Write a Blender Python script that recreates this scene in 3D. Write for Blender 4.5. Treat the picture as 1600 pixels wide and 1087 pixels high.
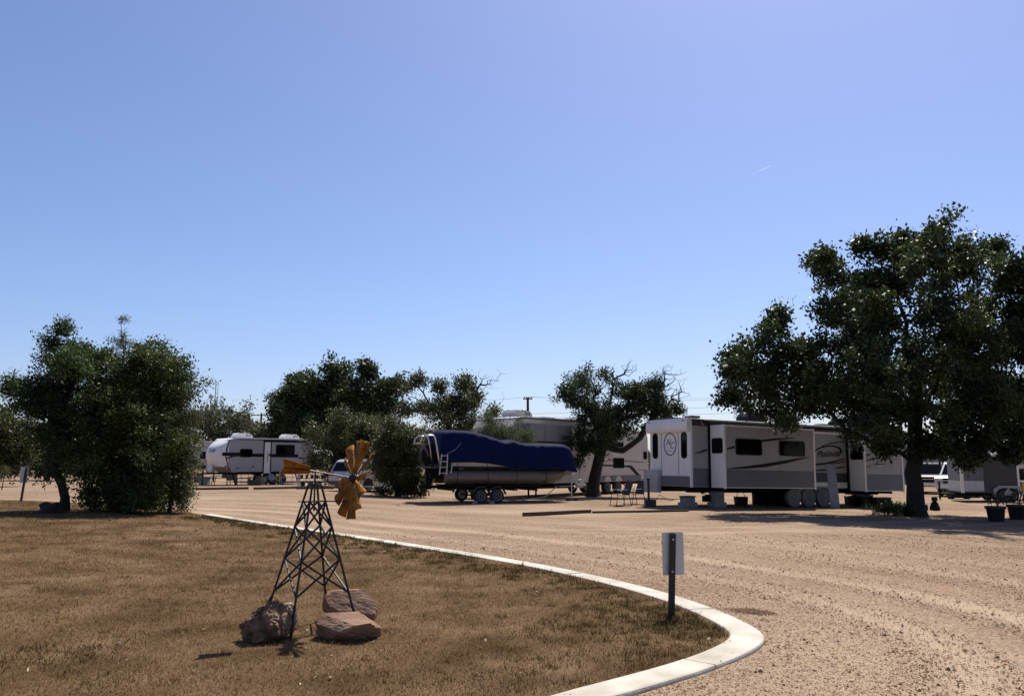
import bpy, bmesh, math, random
import numpy as np
from mathutils import Vector, Matrix, noise
random.seed(7)
rng = np.random.default_rng(7)
R = math.radians
scene = bpy.context.scene
COL = scene.collection
for o in list(bpy.data.objects):
    bpy.data.objects.remove(o, do_unlink=True)

# ------------------------------------------------------------------ camera
EYE = 1.6
F = 1250.0                     # focal length in photograph pixels (1600 wide)
PITCH = math.atan(181.5 / F)
cd = bpy.data.cameras.new('camera')
cam = bpy.data.objects.new('camera', cd)
COL.objects.link(cam)
cam.location = (0, 0, EYE)
cam.rotation_euler = (math.pi / 2 + PITCH, 0, 0)
cd.sensor_fit = 'HORIZONTAL'
cd.sensor_width = 36
cd.lens = 36 * F / 1600
cd.clip_start = 0.05
cd.clip_end = 20000
scene.camera = cam
# ------------------------------------------------------------------ sky, sun, exposure
SUN_AZ, SUN_EL = 24, 58        # degrees to the right of straight ahead, above the horizon
w = bpy.data.worlds.new('World')
scene.world = w
w.use_nodes = True
nt = w.node_tree
nt.nodes.clear()
sky = nt.nodes.new('ShaderNodeTexSky')
sky.sky_type = 'NISHITA'
sky.sun_disc = False
sky.sun_elevation = R(SUN_EL)
sky.sun_rotation = R(SUN_AZ)
sky.altitude = 300
sky.air_density = 1.0
sky.dust_density = 1.1
sky.ozone_density = 6.0
bg = nt.nodes.new('ShaderNodeBackground')
bg.inputs['Strength'].default_value = 0.091
wo = nt.nodes.new('ShaderNodeOutputWorld')
tn = nt.nodes.new('ShaderNodeMix'); tn.data_type = 'RGBA'; tn.blend_type = 'MULTIPLY'; tn.inputs[0].default_value = 1.0
tn.inputs[7].default_value = (1.035, 0.956, 1.04, 1)      # the photograph's slightly violet blue
nt.links.new(sky.outputs[0], tn.inputs[6]); nt.links.new(tn.outputs[2], bg.inputs[0])
nt.links.new(bg.outputs[0], wo.inputs[0])
sd = bpy.data.lights.new('sun', 'SUN')
sd.energy = 5.0
sd.angle = R(0.53)
sd.color = (1.0, 0.94, 0.84)
sun = bpy.data.objects.new('sun', sd)
COL.objects.link(sun)
SDIR = Vector((math.sin(R(SUN_AZ)) * math.cos(R(SUN_EL)), math.cos(R(SUN_AZ)) * math.cos(R(SUN_EL)), math.sin(R(SUN_EL))))
sun.rotation_euler = SDIR.to_track_quat('Z', 'Y').to_euler()
sun.location = (10, 20, 40)
vs = scene.view_settings
vs.view_transform = 'Standard'
vs.look = 'None'
vs.exposure = 0.55
vs.gamma = 1.0
scene.cycles.max_bounces = 6
scene.cycles.transparent_max_bounces = 8
scene.cycles.use_denoising = True
scene.cycles.denoiser = 'OPENIMAGEDENOISE'
scene.cycles.denoising_input_passes = 'RGB_ALBEDO_NORMAL'
scene.cycles.denoising_prefilter = 'NONE'

# ------------------------------------------------------------------ measuring helpers
def ray(px, py):
    a, b = (px - 800) / F, (543.5 - py) / F
    c, s = math.cos(PITCH), math.sin(PITCH)
    return Vector((a, c - b * s, s + b * c))

def sstep(t):
    t = np.clip(t, 0, 1)
    return t * t * (3 - 2 * t)

def terr(x, y):
    """height of the ground: rises gently to the left, falls a little to the right"""
    return 0.35 * sstep((-np.asarray(x) - 2) / 10) - 0.15 * sstep((np.asarray(x) - 6) / 10)

def tz(x, y):
    return float(terr(x, y))

def at(px, py, Y):
    d = ray(px, py)
    return Vector((0, 0, EYE)) + d * (Y / d.y)

def on_ground(px, py, dz=0.0):
    d = ray(px, py)
    z = 0.0
    for _ in range(12):
        t = (z + dz - EYE) / d.z
        z = tz(d.x * t, d.y * t)
    return Vector((d.x * t, d.y * t, z))

def stand(px, Y):
    """the ground under image column px at depth Y"""
    p = at(px, 725, Y)
    return Vector((p.x, Y, tz(p.x, Y)))

class Fr:
    """local frame of a big object: x along its visible side, y into it, z up"""
    def __init__(s, o, rz=0, tilt=0):
        s.M = Matrix.Translation(o) @ Matrix.Rotation(R(rz), 4, 'Z') @ Matrix.Rotation(R(tilt), 4, 'Y')
        s.I = s.M.inverted()
    def hit(s, px, py, ax, off):
        o = s.I @ Vector((0, 0, EYE))
        d = s.I.to_3x3() @ ray(px, py)
        return o + d * ((off - o[ax]) / d[ax])
    def uv(s, px, py, off=0.0):
        h = s.hit(px, py, 1, off)
        return (h.x, h.z)
    def yz(s, px, py, off=0.0):
        h = s.hit(px, py, 0, off)
        return (h.y, h.z)
    def down(s, x, y):
        """local z of the ground below local (x, y)"""
        g = s.M @ Vector((x, y, 0))
        return tz(g.x, g.y) - g.z

# ------------------------------------------------------------------ materials
def ramp(node, stops):
    e = node.color_ramp.elements
    e[0].position, e[0].color = stops[0][0], (*stops[0][1], 1)
    e[1].position, e[1].color = stops[-1][0], (*stops[-1][1], 1)
    for p, c in stops[1:-1]:
        e.new(p).color = (*c, 1)

def pmat(name, c, rough=0.6, metal=0.0, var=0.12, scale=4.0, bump=0.0, bscale=40.0, spec=0.5, c2=None, detail=4.0, streak=0.0):
    m = bpy.data.materials.new(name)
    m.use_nodes = True
    n, l = m.node_tree.nodes, m.node_tree.links
    b = n['Principled BSDF']
    b.inputs['Roughness'].default_value = rough
    b.inputs['Metallic'].default_value = metal
    b.inputs['Specular IOR Level'].default_value = spec
    tc = n.new('ShaderNodeTexCoord')
    t = n.new('ShaderNodeTexNoise')
    t.inputs['Scale'].default_value = scale
    t.inputs['Detail'].default_value = detail
    l.new(tc.outputs['Object'], t.inputs['Vector'])
    r = n.new('ShaderNodeValToRGB')
    r.color_ramp.elements[0].position = 0.3
    r.color_ramp.elements[1].position = 0.72
    lo = c if c2 else tuple(v * (1 - var) for v in c)
    hi = c2 if c2 else tuple(min(1, v * (1 + var)) for v in c)
    r.color_ramp.elements[0].color = (*lo, 1)
    r.color_ramp.elements[1].color = (*hi, 1)
    l.new(t.outputs['Fac'], r.inputs[0])
    if streak:                      # rain streaks and dust on painted walls
        mp = n.new('ShaderNodeMapping'); mp.inputs['Scale'].default_value = (5, 5, .35)
        t3 = n.new('ShaderNodeTexNoise'); t3.inputs['Scale'].default_value = 2.2; t3.inputs['Detail'].default_value = 8
        l.new(tc.outputs['Object'], mp.inputs[0]); l.new(mp.outputs[0], t3.inputs['Vector'])
        r3 = n.new('ShaderNodeValToRGB'); ramp(r3, [(.35, (1 - streak, 1 - streak * 1.1, 1 - streak * 1.3)), (.62, (1, 1, 1))])
        l.new(t3.outputs['Fac'], r3.inputs[0])
        m3 = n.new('ShaderNodeMix'); m3.data_type = 'RGBA'; m3.blend_type = 'MULTIPLY'; m3.inputs[0].default_value = 1
        l.new(r.outputs[0], m3.inputs[6]); l.new(r3.outputs[0], m3.inputs[7]); l.new(m3.outputs[2], b.inputs['Base Color'])
    else:
        l.new(r.outputs[0], b.inputs['Base Color'])
    if bump:
        t2 = n.new('ShaderNodeTexNoise')
        t2.inputs['Scale'].default_value = bscale
        t2.inputs['Detail'].default_value = 6
        l.new(tc.outputs['Object'], t2.inputs['Vector'])
        bp = n.new('ShaderNodeBump')
        bp.inputs['Strength'].default_value = bump
        bp.inputs['Distance'].default_value = 0.02
        l.new(t2.outputs['Fac'], bp.inputs['Height'])
        l.new(bp.outputs[0], b.inputs['Normal'])
    return m

def leafmat(name, dark, light, trans=0.3, rough=0.5, spec=0.18):
    m = bpy.data.materials.new(name)
    m.use_nodes = True
    n, l = m.node_tree.nodes, m.node_tree.links
    b = n['Principled BSDF']
    b.inputs['Roughness'].default_value = rough
    b.inputs['Specular IOR Level'].default_value = spec
    a = n.new('ShaderNodeAttribute')
    a.attribute_name = 'tint'
    r = n.new('ShaderNodeValToRGB')
    r.color_ramp.elements[0].color = (*dark, 1)
    r.color_ramp.elements[1].color = (*light, 1)
    l.new(a.outputs['Fac'], r.inputs[0])
    l.new(r.outputs[0], b.inputs['Base Color'])
    tr = n.new('ShaderNodeBsdfTranslucent')
    l.new(r.outputs[0], tr.inputs['Color'])
    mx = n.new('ShaderNodeMixShader')
    mx.inputs[0].default_value = trans
    l.new(b.outputs[0], mx.inputs[1])
    l.new(tr.outputs[0], mx.inputs[2])
    l.new(mx.outputs[0], n['Material Output'].inputs[0])
    return m

def glassmat(name, c=(0.003, 0.003, 0.004), rough=0.06):
    m = bpy.data.materials.new(name)
    m.use_nodes = True
    b = m.node_tree.nodes['Principled BSDF']
    b.inputs['Base Color'].default_value = (*c, 1)
    b.inputs['Roughness'].default_value = rough
    b.inputs['Specular IOR Level'].default_value = 0.15
    return m

M = dict(
    white=pmat('white_gelcoat', (0.72, 0.695, 0.67), 0.35, var=0.05, scale=1.5, streak=.08),
    cream=pmat('cream_fibreglass', (0.50, 0.445, 0.38), 0.4, var=0.06, scale=1.2, streak=.08),
    palegrey=pmat('pale_grey_siding', (0.33, 0.33, 0.33), 0.5, var=0.06, scale=1.5, spec=0.3, streak=.09),
    putty=pmat('putty_siding', (0.24, 0.225, 0.205), 0.5, var=0.07, scale=1.5),
    midgrey=pmat('mid_grey_siding', (0.11, 0.112, 0.12), 0.5, var=0.1, scale=2),
    darkgrey=pmat('dark_grey_trim', (0.03, 0.03, 0.033), 0.5, var=0.15, scale=3),
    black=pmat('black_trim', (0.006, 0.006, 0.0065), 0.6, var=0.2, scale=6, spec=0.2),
    rubber=pmat('tyre_rubber', (0.018, 0.018, 0.018), 0.85, var=0.25, scale=20),
    glass=glassmat('dark_glass'),
    steel=pmat('bare_metal', (0.5, 0.5, 0.5), 0.35, 0.9, var=0.1, scale=8),
    galv=pmat('galvanised_sheet', (0.42, 0.42, 0.43), 0.5, 0.3, var=0.12, scale=6, bump=0.1),
    chassis=pmat('black_chassis', (0.007, 0.0065, 0.006), 0.8, var=0.3, scale=6, spec=0.2),
    brown=pmat('brown_stripe', (0.11, 0.06, 0.045), 0.5),
    concrete=pmat('concrete_block', (0.22, 0.21, 0.195), 0.9, var=0.18, scale=9, bump=0.4, bscale=60),
    bluecover=pmat('blue_canvas', (0.002, 0.0065, 0.045), 0.8, var=0.18, scale=2.5, bump=0.15, bscale=12, spec=0.12),
    alu=pmat('dull_aluminium', (0.11, 0.098, 0.082), 0.42, 0.4, var=0.15, scale=3),
    tan=pmat('tan_panel', (0.50, 0.41, 0.32), 0.5, var=0.08, scale=2),
    bark=pmat('oak_bark', (0.022, 0.017, 0.013), 0.95, var=0.45, scale=14, bump=0.9, bscale=22),
    greybark=pmat('grey_bark', (0.035, 0.028, 0.022), 0.95, var=0.4, scale=14, bump=0.8, bscale=22),
    timber=pmat('weathered_timber', (0.07, 0.05, 0.037), 0.9, var=0.4, scale=12, bump=0.5, bscale=40),
    wood=pmat('pale_wood', (0.32, 0.24, 0.15), 0.8, var=0.25, scale=10),
    iron=pmat('black_painted_iron', (0.014, 0.013, 0.013), 0.5, var=0.4, scale=30, spec=0.4),
    fabric=pmat('charcoal_mesh', (0.03, 0.03, 0.032), 0.8, var=0.2, scale=30),
    plastic=pmat('grey_plastic', (0.13, 0.15, 0.17), 0.5, var=0.1),
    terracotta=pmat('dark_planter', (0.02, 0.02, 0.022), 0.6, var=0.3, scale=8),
    slate=pmat('slate_blue_sheeting', (0.16, 0.20, 0.25), 0.5, 0.0, var=0.08, scale=2),
    carpale=pmat('pale_car_paint', (0.42, 0.41, 0.40), 0.25, 0.2, var=0.03, scale=2, spec=0.7),
    carwhite=pmat('white_car_paint', (0.58, 0.58, 0.58), 0.35, 0.0, var=0.03, scale=2, spec=0.7),
    carsilver=pmat('silver_car_paint', (0.42, 0.42, 0.43), 0.25, 0.5, var=0.04, scale=2, spec=0.7),
    cardark=pmat('dark_car_paint', (0.012, 0.014, 0.017), 0.45, 0.0, var=0.1, scale=2, spec=0.15),
    red=pmat('red_lens', (0.30, 0.01, 0.01), 0.25),
    amber=pmat('amber_lens', (0.45, 0.12, 0.02), 0.3),
    lens=pmat('clear_lens', (0.5, 0.5, 0.5), 0.1, 0.2),
    yellow=pmat('yellow_paint', (0.60, 0.36, 0.03), 0.5),
    pole=pmat('utility_pole_wood', (0.05, 0.042, 0.036), 0.9, var=0.3, scale=4),
    daisy=pmat('white_petals', (0.62, 0.55, 0.42), 0.6),
    rimgrey=pmat('painted_rim', (0.40, 0.40, 0.40), 0.5, 0.1, var=0.08, scale=12),
    vinyl=pmat('dusty_vinyl', (0.13, 0.135, 0.14), 0.6, var=0.2, scale=4),
    bluegrey=pmat('faded_board', (0.17, 0.19, 0.22), 0.7, var=0.15, scale=3),
    wire=pmat('wire_grey', (0.03, 0.03, 0.035), 0.6),
)

# ------------------------------------------------------------------ mesh helpers
def tag(o, label=None, cat=None, group=None, kind=None):
    if label: o['label'] = label
    if cat: o['category'] = cat
    if group: o['group'] = group
    if kind: o['kind'] = kind
    return o

def empty(name, mat4, label, cat, group=None):
    o = bpy.data.objects.new(name, None)
    o.empty_display_size = 0.2
    COL.objects.link(o)
    o.matrix_world = mat4 if isinstance(mat4, Matrix) else Matrix.Translation(mat4)
    return tag(o, label, cat, group)

def link(name, me, mat=None, parent=None):
    o = bpy.data.objects.new(name, me)
    if mat is not None and not me.materials:
        me.materials.append(mat)
    if parent is not None:
        o.parent = parent
    COL.objects.link(o)
    return o

class MB:
    """collects shapes into one mesh"""
    def __init__(s):
        s.bm = bmesh.new()
    def face(s, vs_):
        try:
            return s.bm.faces.new(vs_)
        except ValueError:
            return None
    def box(s, x0, x1, y0, y1, z0, z1):
        v = [s.bm.verts.new((x, y, z)) for x in (x0, x1) for y in (y0, y1) for z in (z0, z1)]
        for f in ((0, 1, 3, 2), (4, 6, 7, 5), (0, 4, 5, 1), (2, 3, 7, 6), (0, 2, 6, 4), (1, 5, 7, 3)):
            s.face([v[i] for i in f])
        return s
    def tube(s, pts, r, n=6, cap=True):
        rs = r if isinstance(r, (list, tuple)) else [r] * len(pts)
        pts = [Vector(p) for p in pts]
        rings = []
        for i, p in enumerate(pts):
            d = (pts[min(i + 1, len(pts) - 1)] - pts[max(i - 1, 0)])
            if d.length < 1e-9: d = Vector((0, 0, 1))
            d.normalize()
            a = d.orthogonal().normalized() if i == 0 else (pa - d * pa.dot(d)).normalized()
            pa = a
            b = d.cross(a)
            rings.append([s.bm.verts.new(p + (a * math.cos(2 * math.pi * k / n) + b * math.sin(2 * math.pi * k / n)) * rs[i]) for k in range(n)])
        for i in range(len(rings) - 1):
            for k in range(n):
                s.face([rings[i][k], rings[i][(k + 1) % n], rings[i + 1][(k + 1) % n], rings[i + 1][k]])
        if cap:
            s.face(rings[0][::-1]); s.face(rings[-1])
        return s
    def prism(s, pts, a, b, axis='y'):
        def mk(u, v, t):
            return {'y': (u, t, v), 'x': (t, u, v), 'z': (u, v, t)}[axis]
        A = [s.bm.verts.new(mk(u, v, a)) for u, v in pts]
        B = [s.bm.verts.new(mk(u, v, b)) for u, v in pts]
        n = len(pts)
        s.face(A); s.face(B[::-1])
        for i in range(n):
            s.face([A[i], B[i], B[(i + 1) % n], A[(i + 1) % n]])
        return s
    def ring(s, outer, inner, a, b, axis='y'):
        """flat frame between two outlines with the same number of points"""
        def mk(u, v, t):
            return {'y': (u, t, v), 'x': (t, u, v), 'z': (u, v, t)}[axis]
        L = [[s.bm.verts.new(mk(u, v, t)) for u, v in q] for q in (outer, inner) for t in (a, b)]
        n = len(outer)
        for i in range(n):
            j = (i + 1) % n
            s.face([L[0][i], L[0][j], L[2][j], L[2][i]])
            s.face([L[1][i], L[3][i], L[3][j], L[1][j]])
            s.face([L[0][i], L[1][i], L[1][j], L[0][j]])
            s.face([L[2][i], L[2][j], L[3][j], L[3][i]])
        return s
    def lathe(s, prof, c=(0, 0, 0), n=16, axis='z'):
        rings = []
        for r, h in prof:
            q = []
            for k in range(n):
                a = 2 * math.pi * k / n
                p = (r * math.cos(a), r * math.sin(a), h)
                if axis == 'y': p = (p[0], p[2], p[1])
                if axis == 'x': p = (p[2], p[0], p[1])
                q.append(s.bm.verts.new(Vector(c) + Vector(p)))
            rings.append(q)
        for i in range(len(rings) - 1):
            for k in range(n):
                s.face([rings[i][k], rings[i][(k + 1) % n], rings[i + 1][(k + 1) % n], rings[i + 1][k]])
        s.face(rings[0][::-1]); s.face(rings[-1])
        return s
    def grid(s, P):
        """quads over a 2-D list of points"""
        V = [[s.bm.verts.new(p) for p in row] for row in P]
        for i in range(len(V) - 1):
            for j in range(len(V[0]) - 1):
                s.face([V[i][j], V[i + 1][j], V[i + 1][j + 1], V[i][j + 1]])
        return s
    def build(s, name, mat, parent=None, bevel=0.0, smooth=False, seg=2):
        if bevel:
            bmesh.ops.bevel(s.bm, geom=[e for e in s.bm.edges if e.is_manifold and e.calc_face_angle(0) > 0.5], offset=bevel, segments=seg, profile=0.6, affect='EDGES')
        bmesh.ops.recalc_face_normals(s.bm, faces=s.bm.faces)
        me = bpy.data.meshes.new(name)
        s.bm.to_mesh(me)
        s.bm.free()
        if smooth:
            me.polygons.foreach_set('use_smooth', [True] * len(me.polygons))
        return link(name, me, M[mat] if isinstance(mat, str) else mat, parent)

def blk(name, mat, parent, x0, x1, y0, y1, z0, z1, bevel=0.0):
    return MB().box(min(x0, x1), max(x0, x1), min(y0, y1), max(y0, y1), min(z0, z1), max(z0, z1)).build(name, mat, parent, bevel)

def rrect(x0, x1, z0, z1, r, n=4):
    x0, x1 = sorted((x0, x1)); z0, z1 = sorted((z0, z1))
    r = min(r, (x1 - x0) / 2.01, (z1 - z0) / 2.01)
    out = []
    for cx, cz, a0 in ((x1 - r, z1 - r, 0), (x0 + r, z1 - r, 90), (x0 + r, z0 + r, 180), (x1 - r, z0 + r, 270)):
        for k in range(n + 1):
            a = R(a0 + 90 * k / n)
            out.append((cx + r * math.cos(a), cz + r * math.sin(a)))
    return out

def window(parent, x0, x1, z0, z1, y, axis='y', r=0.09, frame='black', proud=0.025, fw=0.035, out=-1, name='window', pane='glass'):
    """a window frame with its pane as a sub-part; out is the outward sign along the axis"""
    f = MB().ring(rrect(x0, x1, z0, z1, r), rrect(x0 + fw, x1 - fw, z0 + fw, z1 - fw, max(r - fw, 0.01)), y, y + out * proud, axis).build(name, frame, parent)
    MB().prism(rrect(x0 + fw * .9, x1 - fw * .9, z0 + fw * .9, z1 - fw * .9, max(r - fw, 0.01)), y + out * .001, y + out * proud * .55, axis).build('pane', pane, f)
    return f

def npmesh(name, v, f, mat, parent=None, tint=None, smooth=False):
    me = bpy.data.meshes.new(name)
    k = f.shape[1]
    me.vertices.add(len(v)); me.vertices.foreach_set('co', np.ascontiguousarray(v, dtype=np.float32).ravel())
    me.loops.add(f.size); me.loops.foreach_set('vertex_index', np.ascontiguousarray(f, dtype=np.int32).ravel())
    me.polygons.add(len(f)); me.polygons.foreach_set('loop_start', np.arange(0, f.size, k, dtype=np.int32))
    if smooth:
        me.polygons.foreach_set('use_smooth', np.ones(len(f), dtype=bool))
    me.update(calc_edges=True)
    if tint is not None:
        a = me.attributes.new('tint', 'FLOAT', 'POINT')
        a.data.foreach_set('value', np.ascontiguousarray(tint, dtype=np.float32))
    return link(name, me, mat, parent)

def text(name, body, size, mat, parent, mw, shear=0.0, depth=0.004):
    """lettering as a thin mesh; mw places it (x right, y up, z outward)"""
    cu = bpy.data.curves.new(name, 'FONT')
    cu.body = body; cu.size = size; cu.shear = shear; cu.extrude = depth; cu.align_x = 'CENTER'; cu.align_y = 'CENTER'
    t = bpy.data.objects.new(name + '_curve', cu)
    COL.objects.link(t)
    dg = bpy.context.evaluated_depsgraph_get()
    me = bpy.data.meshes.new_from_object(t.evaluated_get(dg))
    bpy.data.objects.remove(t, do_unlink=True)
    me.materials.clear()
    o = link(name, me, M[mat], parent)
    o.matrix_local = mw
    return o

UP_Y = Matrix.Rotation(R(90), 4, 'X')      # text plane facing local -y, reading along +x

_wheels = {}
def wheel(parent, x, y, z, r, wd, rim='rimgrey', out=-1):
    """tyre on a rim, axle along local y"""
    key = (round(r, 3), round(wd, 3))
    if key not in _wheels:
        h = wd / 2
        t = MB().lathe([(r * .62, -h * .8), (r * .9, -h), (r * .985, -h * .7), (r, 0), (r * .985, h * .7), (r * .9, h), (r * .62, h * .8)], n=24, axis='y')
        ob = t.build('tyre_shape', 'rubber', smooth=True); m1 = ob.data; bpy.data.objects.remove(ob)
        t = MB().lathe([(r * .15, -h * .55), (r * .2, -h * .8), (r * .38, -h * .62), (r * .55, -h * .7), (r * .63, -h * .95), (r * .63, h * .9)], n=20, axis='y')
        for k in range(5):
            a = 2 * math.pi * k / 5
            t.lathe([(r * .07, -h * .9), (r * .07, -h * .5)], (r * .28 * math.cos(a), 0, r * .28 * math.sin(a)), 6, 'y')
        ob = t.build('rim_shape', rim); m2 = ob.data; bpy.data.objects.remove(ob)
        _wheels[key] = (m1, m2)
    m1, m2 = _wheels[key]
    o = link('wheel', m1, None, parent); o.location = (x, y, z)
    q = link('rim', m2, None, o)
    if out > 0: o.rotation_euler = (0, 0, math.pi)
    return o
# ================================================================== the ground
def catmull(P, step):
    out = []
    for i in range(len(P) - 1):
        p0, p1, p2, p3 = P[max(i - 1, 0)], P[i], P[i + 1], P[min(i + 2, len(P) - 1)]
        n = max(2, int((p2 - p1).length / step))
        for k in range(n):
            t = k / n
            out.append(0.5 * ((2 * p1) + (p2 - p0) * t + (2 * p0 - 5 * p1 + 4 * p2 - p3) * t * t + (3 * p1 - p0 - 3 * p2 + p3) * t ** 3))
    out.append(P[-1].copy())
    return out

KH = 0.085
kp = [on_ground(a, b, KH) for a, b in ((331, 802.5), (420, 816), (560, 836), (700, 857), (830, 878), (950, 902), (1035, 923), (1105, 945), (1158, 967), (1188, 984), (1194, 998), (1168, 1017), (1105, 1043), (1030, 1066), (955, 1087))]
d = (kp[-1] - kp[-2]).normalized()
kp += [kp[-1] + d * 2.5, kp[-1] + d * 7 + Vector((-.6, 0.5, 0))]
outer = [Vector((p.x, p.y, 0)) for p in catmull([Vector((p.x, p.y, 0)) for p in kp], 0.14)]
KW = 0.30
inner = []
for i, p in enumerate(outer):
    t = (outer[min(i + 3, len(outer) - 1)] - outer[max(i - 3, 0)]).normalized()
    nrm = Vector((t.y, -t.x, 0))
    inner.append(p + nrm * KW)
OUT = np.array([(p.x, p.y) for p in outer])

def seg_dist(xy, line):
    best = np.full(len(xy), 1e9)
    for a, b in zip(line[:-1:2], line[2::2]):
        ab = b - a
        t = np.clip(((xy - a) @ ab) / (ab @ ab + 1e-12), 0, 1)
        best = np.minimum(best, np.hypot(*(xy - a - t[:, None] * ab).T))
    return best

# lawn outline: kerb, then far to the left, then the back edge with no kerb
back = [on_ground(a, b) for a, b in ((0, 781), (60, 783), (120, 786), (200, 791), (285, 797))]
midk = [(a + b) / 2 for a, b in zip(outer, inner)]
LAWN = [(p.x, p.y) for p in midk] + [(-30, -8), (-60, -8), (-60, back[0].y + 2), (-30, back[0].y + 0.5)] + [(p.x, p.y) for p in back]
LAWN_NP = np.array(LAWN)
BACK_NP = np.array([(-60, back[0].y + 2), (-30, back[0].y + 0.5)] + [(p.x, p.y) for p in back] + [(midk[0].x, midk[0].y)])

def inside(xy, poly):
    x, y = xy[:, 0], xy[:, 1]
    r = np.zeros(len(xy), dtype=bool)
    j = len(poly) - 1
    for i in range(len(poly)):
        xi, yi, xj, yj = *poly[i], *poly[j]
        if yi != yj:
            r ^= ((yi > y) != (yj > y)) & (x < (xj - xi) * (y - yi) / (yj - yi) + xi)
        j = i
    return r

def vnoise(x, y, s, seed=0.0):
    """cheap smooth 2-D noise, about -1..1"""
    x = np.asarray(x) * s + seed; y = np.asarray(y) * s - seed * 1.7
    return (np.sin(x * 1.3 + 1.7 * np.sin(y * 0.9 + seed)) + np.sin(y * 1.7 + 1.3 * np.sin(x * 1.1 - seed)) + np.sin((x + y) * 0.8 + 2.1 * np.sin((x - y) * 0.7))) / 3

def lawn_z(x, y):
    xy = np.stack([np.asarray(x, float), np.asarray(y, float)], 1)
    e = np.clip(seg_dist(xy, np.repeat(BACK_NP, 2, axis=0)) / 2.5, 0, 1)
    return terr(x, y) + 0.012 + (KH - 0.03) * sstep(e) + 0.012 * vnoise(x, y, 2.2, 3)

def gravel_z(x, y):
    x = np.asarray(x, float); y = np.asarray(y, float)
    near = np.clip(1 - np.hypot(x, y - 15) / 45, 0, 1)
    return terr(x, y) + near * (0.012 * vnoise(x, y, 0.9, 1) + 0.006 * vnoise(x, y, 3.1, 5))

def graded(lo, a, b, hi, step, grow=1.22):
    v = list(np.arange(a, b, step))
    s, p = step, a
    left = []
    while p > lo:
        s *= grow; p -= s; left.append(p)
    s, p = step, b
    right = [b]
    while p < hi:
        s *= grow; p += s; right.append(p)
    return np.array(left[::-1] + v + right)

gx = graded(-4000, -14, 16, 4000, 0.16)
gy = graded(-400, 3, 34, 6000, 0.16)
X, Y = np.meshgrid(gx, gy, indexing='ij')
xf, yf = X.ravel(), Y.ravel()
dk = seg_dist(np.stack([xf, yf], 1), OUT)
out_side = ~inside(np.stack([xf, yf], 1), LAWN)
# wheel tracks run round the kerb: packed pale dust in the ruts, loose stone thrown up between them
tr = np.zeros(len(xf))
rut = np.zeros(len(xf))
for c, wdt, a in ((1.55, .30, .8), (3.2, .34, 1.0), (5.0, .45, .6), (6.9, .5, .7), (9.2, .7, .45)):
    dd = dk + 0.25 * vnoise(xf, yf, 0.35, c)
    g = a * np.exp(-((dd - c) / wdt) ** 2)
    tr += g * (0.6 + 0.4 * vnoise(xf, yf, 0.6, c * 2))
    rut += -0.018 * g + 0.012 * a * np.exp(-((dd - c - wdt * 1.7) / (wdt * .6)) ** 2)
# a few turning arcs that cross the others
for cx_, cy_, rad, a in ((14, 2, 9, .8), (14, 2, 10.7, .8), (-2, 44, 24, .7), (-2, 44, 25.7, .7), (22, 30, 14, .6), (22, 30, 15.8, .6)):
    dd = np.hypot(xf - cx_, yf - cy_) - rad + .2 * vnoise(xf, yf, .5, rad)
    tr += a * np.exp(-(dd / .22) ** 2) * np.clip(.5 + .8 * vnoise(xf, yf, .35, rad * 2), 0, 1)
tr += .55 * np.clip(vnoise(xf, yf, .33, 14) - .15, 0, 1)
fade = np.clip(1 - yf / 60, 0, 1)
Z = gravel_z(xf, yf) + rut * fade
Z += 0.045 * np.exp(-(dk / .45) ** 2) * out_side
Z -= 0.04 * (~out_side)
darkw = np.zeros(len(xf))
gt = np.random.default_rng(3)
for c in np.arange(.8, 34, .8):
    wdt = .08 + .16 * gt.random(); a = .85 * gt.random() ** 1.5
    dd = dk + c * .06 * vnoise(xf, yf, 0.22, c * .7) + .34 * vnoise(xf, yf, .6, c)
    g = a * np.exp(-((dd - c - gt.normal() * .2) / wdt) ** 2) * np.clip(.4 + .9 * vnoise(xf, yf, .28, c * 3.1), 0, 1)
    if gt.random() < .6: darkw += g
    else: tr += .7 * g
nx, ny = len(gx), len(gy)
idx = np.arange(nx * ny).reshape(nx, ny)
fq = np.stack([idx[:-1, :-1], idx[1:, :-1], idx[1:, 1:], idx[:-1, 1:]], -1).reshape(-1, 4)

mg = bpy.data.materials.new('pink_gravel')
mg.use_nodes = True
n, l = mg.node_tree.nodes, mg.node_tree.links
b = n['Principled BSDF']; b.inputs['Roughness'].default_value = 1.0; b.inputs['Specular IOR Level'].default_value = 0.03
tc = n.new('ShaderNodeTexCoord')
v1 = n.new('ShaderNodeTexVoronoi'); v1.inputs['Scale'].default_value = 52
l.new(tc.outputs['Object'], v1.inputs['Vector'])
sx = n.new('ShaderNodeSeparateColor'); l.new(v1.outputs['Color'], sx.inputs[0])
ra = n.new('ShaderNodeValToRGB')
ramp(ra, [(0.0, (0.0766, 0.0467, 0.0303)), (0.3, (0.2088, 0.1437, 0.0970)), (0.7, (0.2610, 0.1869, 0.1287)), (1.0, (0.3828, 0.2974, 0.2202))])
l.new(sx.outputs[0], ra.inputs[0])
n1 = n.new('ShaderNodeTexNoise'); n1.inputs['Scale'].default_value = 0.45; n1.inputs['Detail'].default_value = 6
l.new(tc.outputs['Object'], n1.inputs['Vector'])
rb = n.new('ShaderNodeValToRGB'); rb.color_ramp.elements[0].position = 0.3; rb.color_ramp.elements[1].position = 0.75
rb.color_ramp.elements[0].color = (0.78, 0.75, 0.74, 1); rb.color_ramp.elements[1].color = (1.12, 1.1, 1.08, 1)
l.new(n1.outputs['Fac'], rb.inputs[0])
mu = n.new('ShaderNodeMix'); mu.data_type = 'RGBA'; mu.blend_type = 'MULTIPLY'; mu.inputs[0].default_value = 1
l.new(ra.outputs[0], mu.inputs[6]); l.new(rb.outputs[0], mu.inputs[7])
at_ = n.new('ShaderNodeAttribute'); at_.attribute_name = 'tint'
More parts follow.
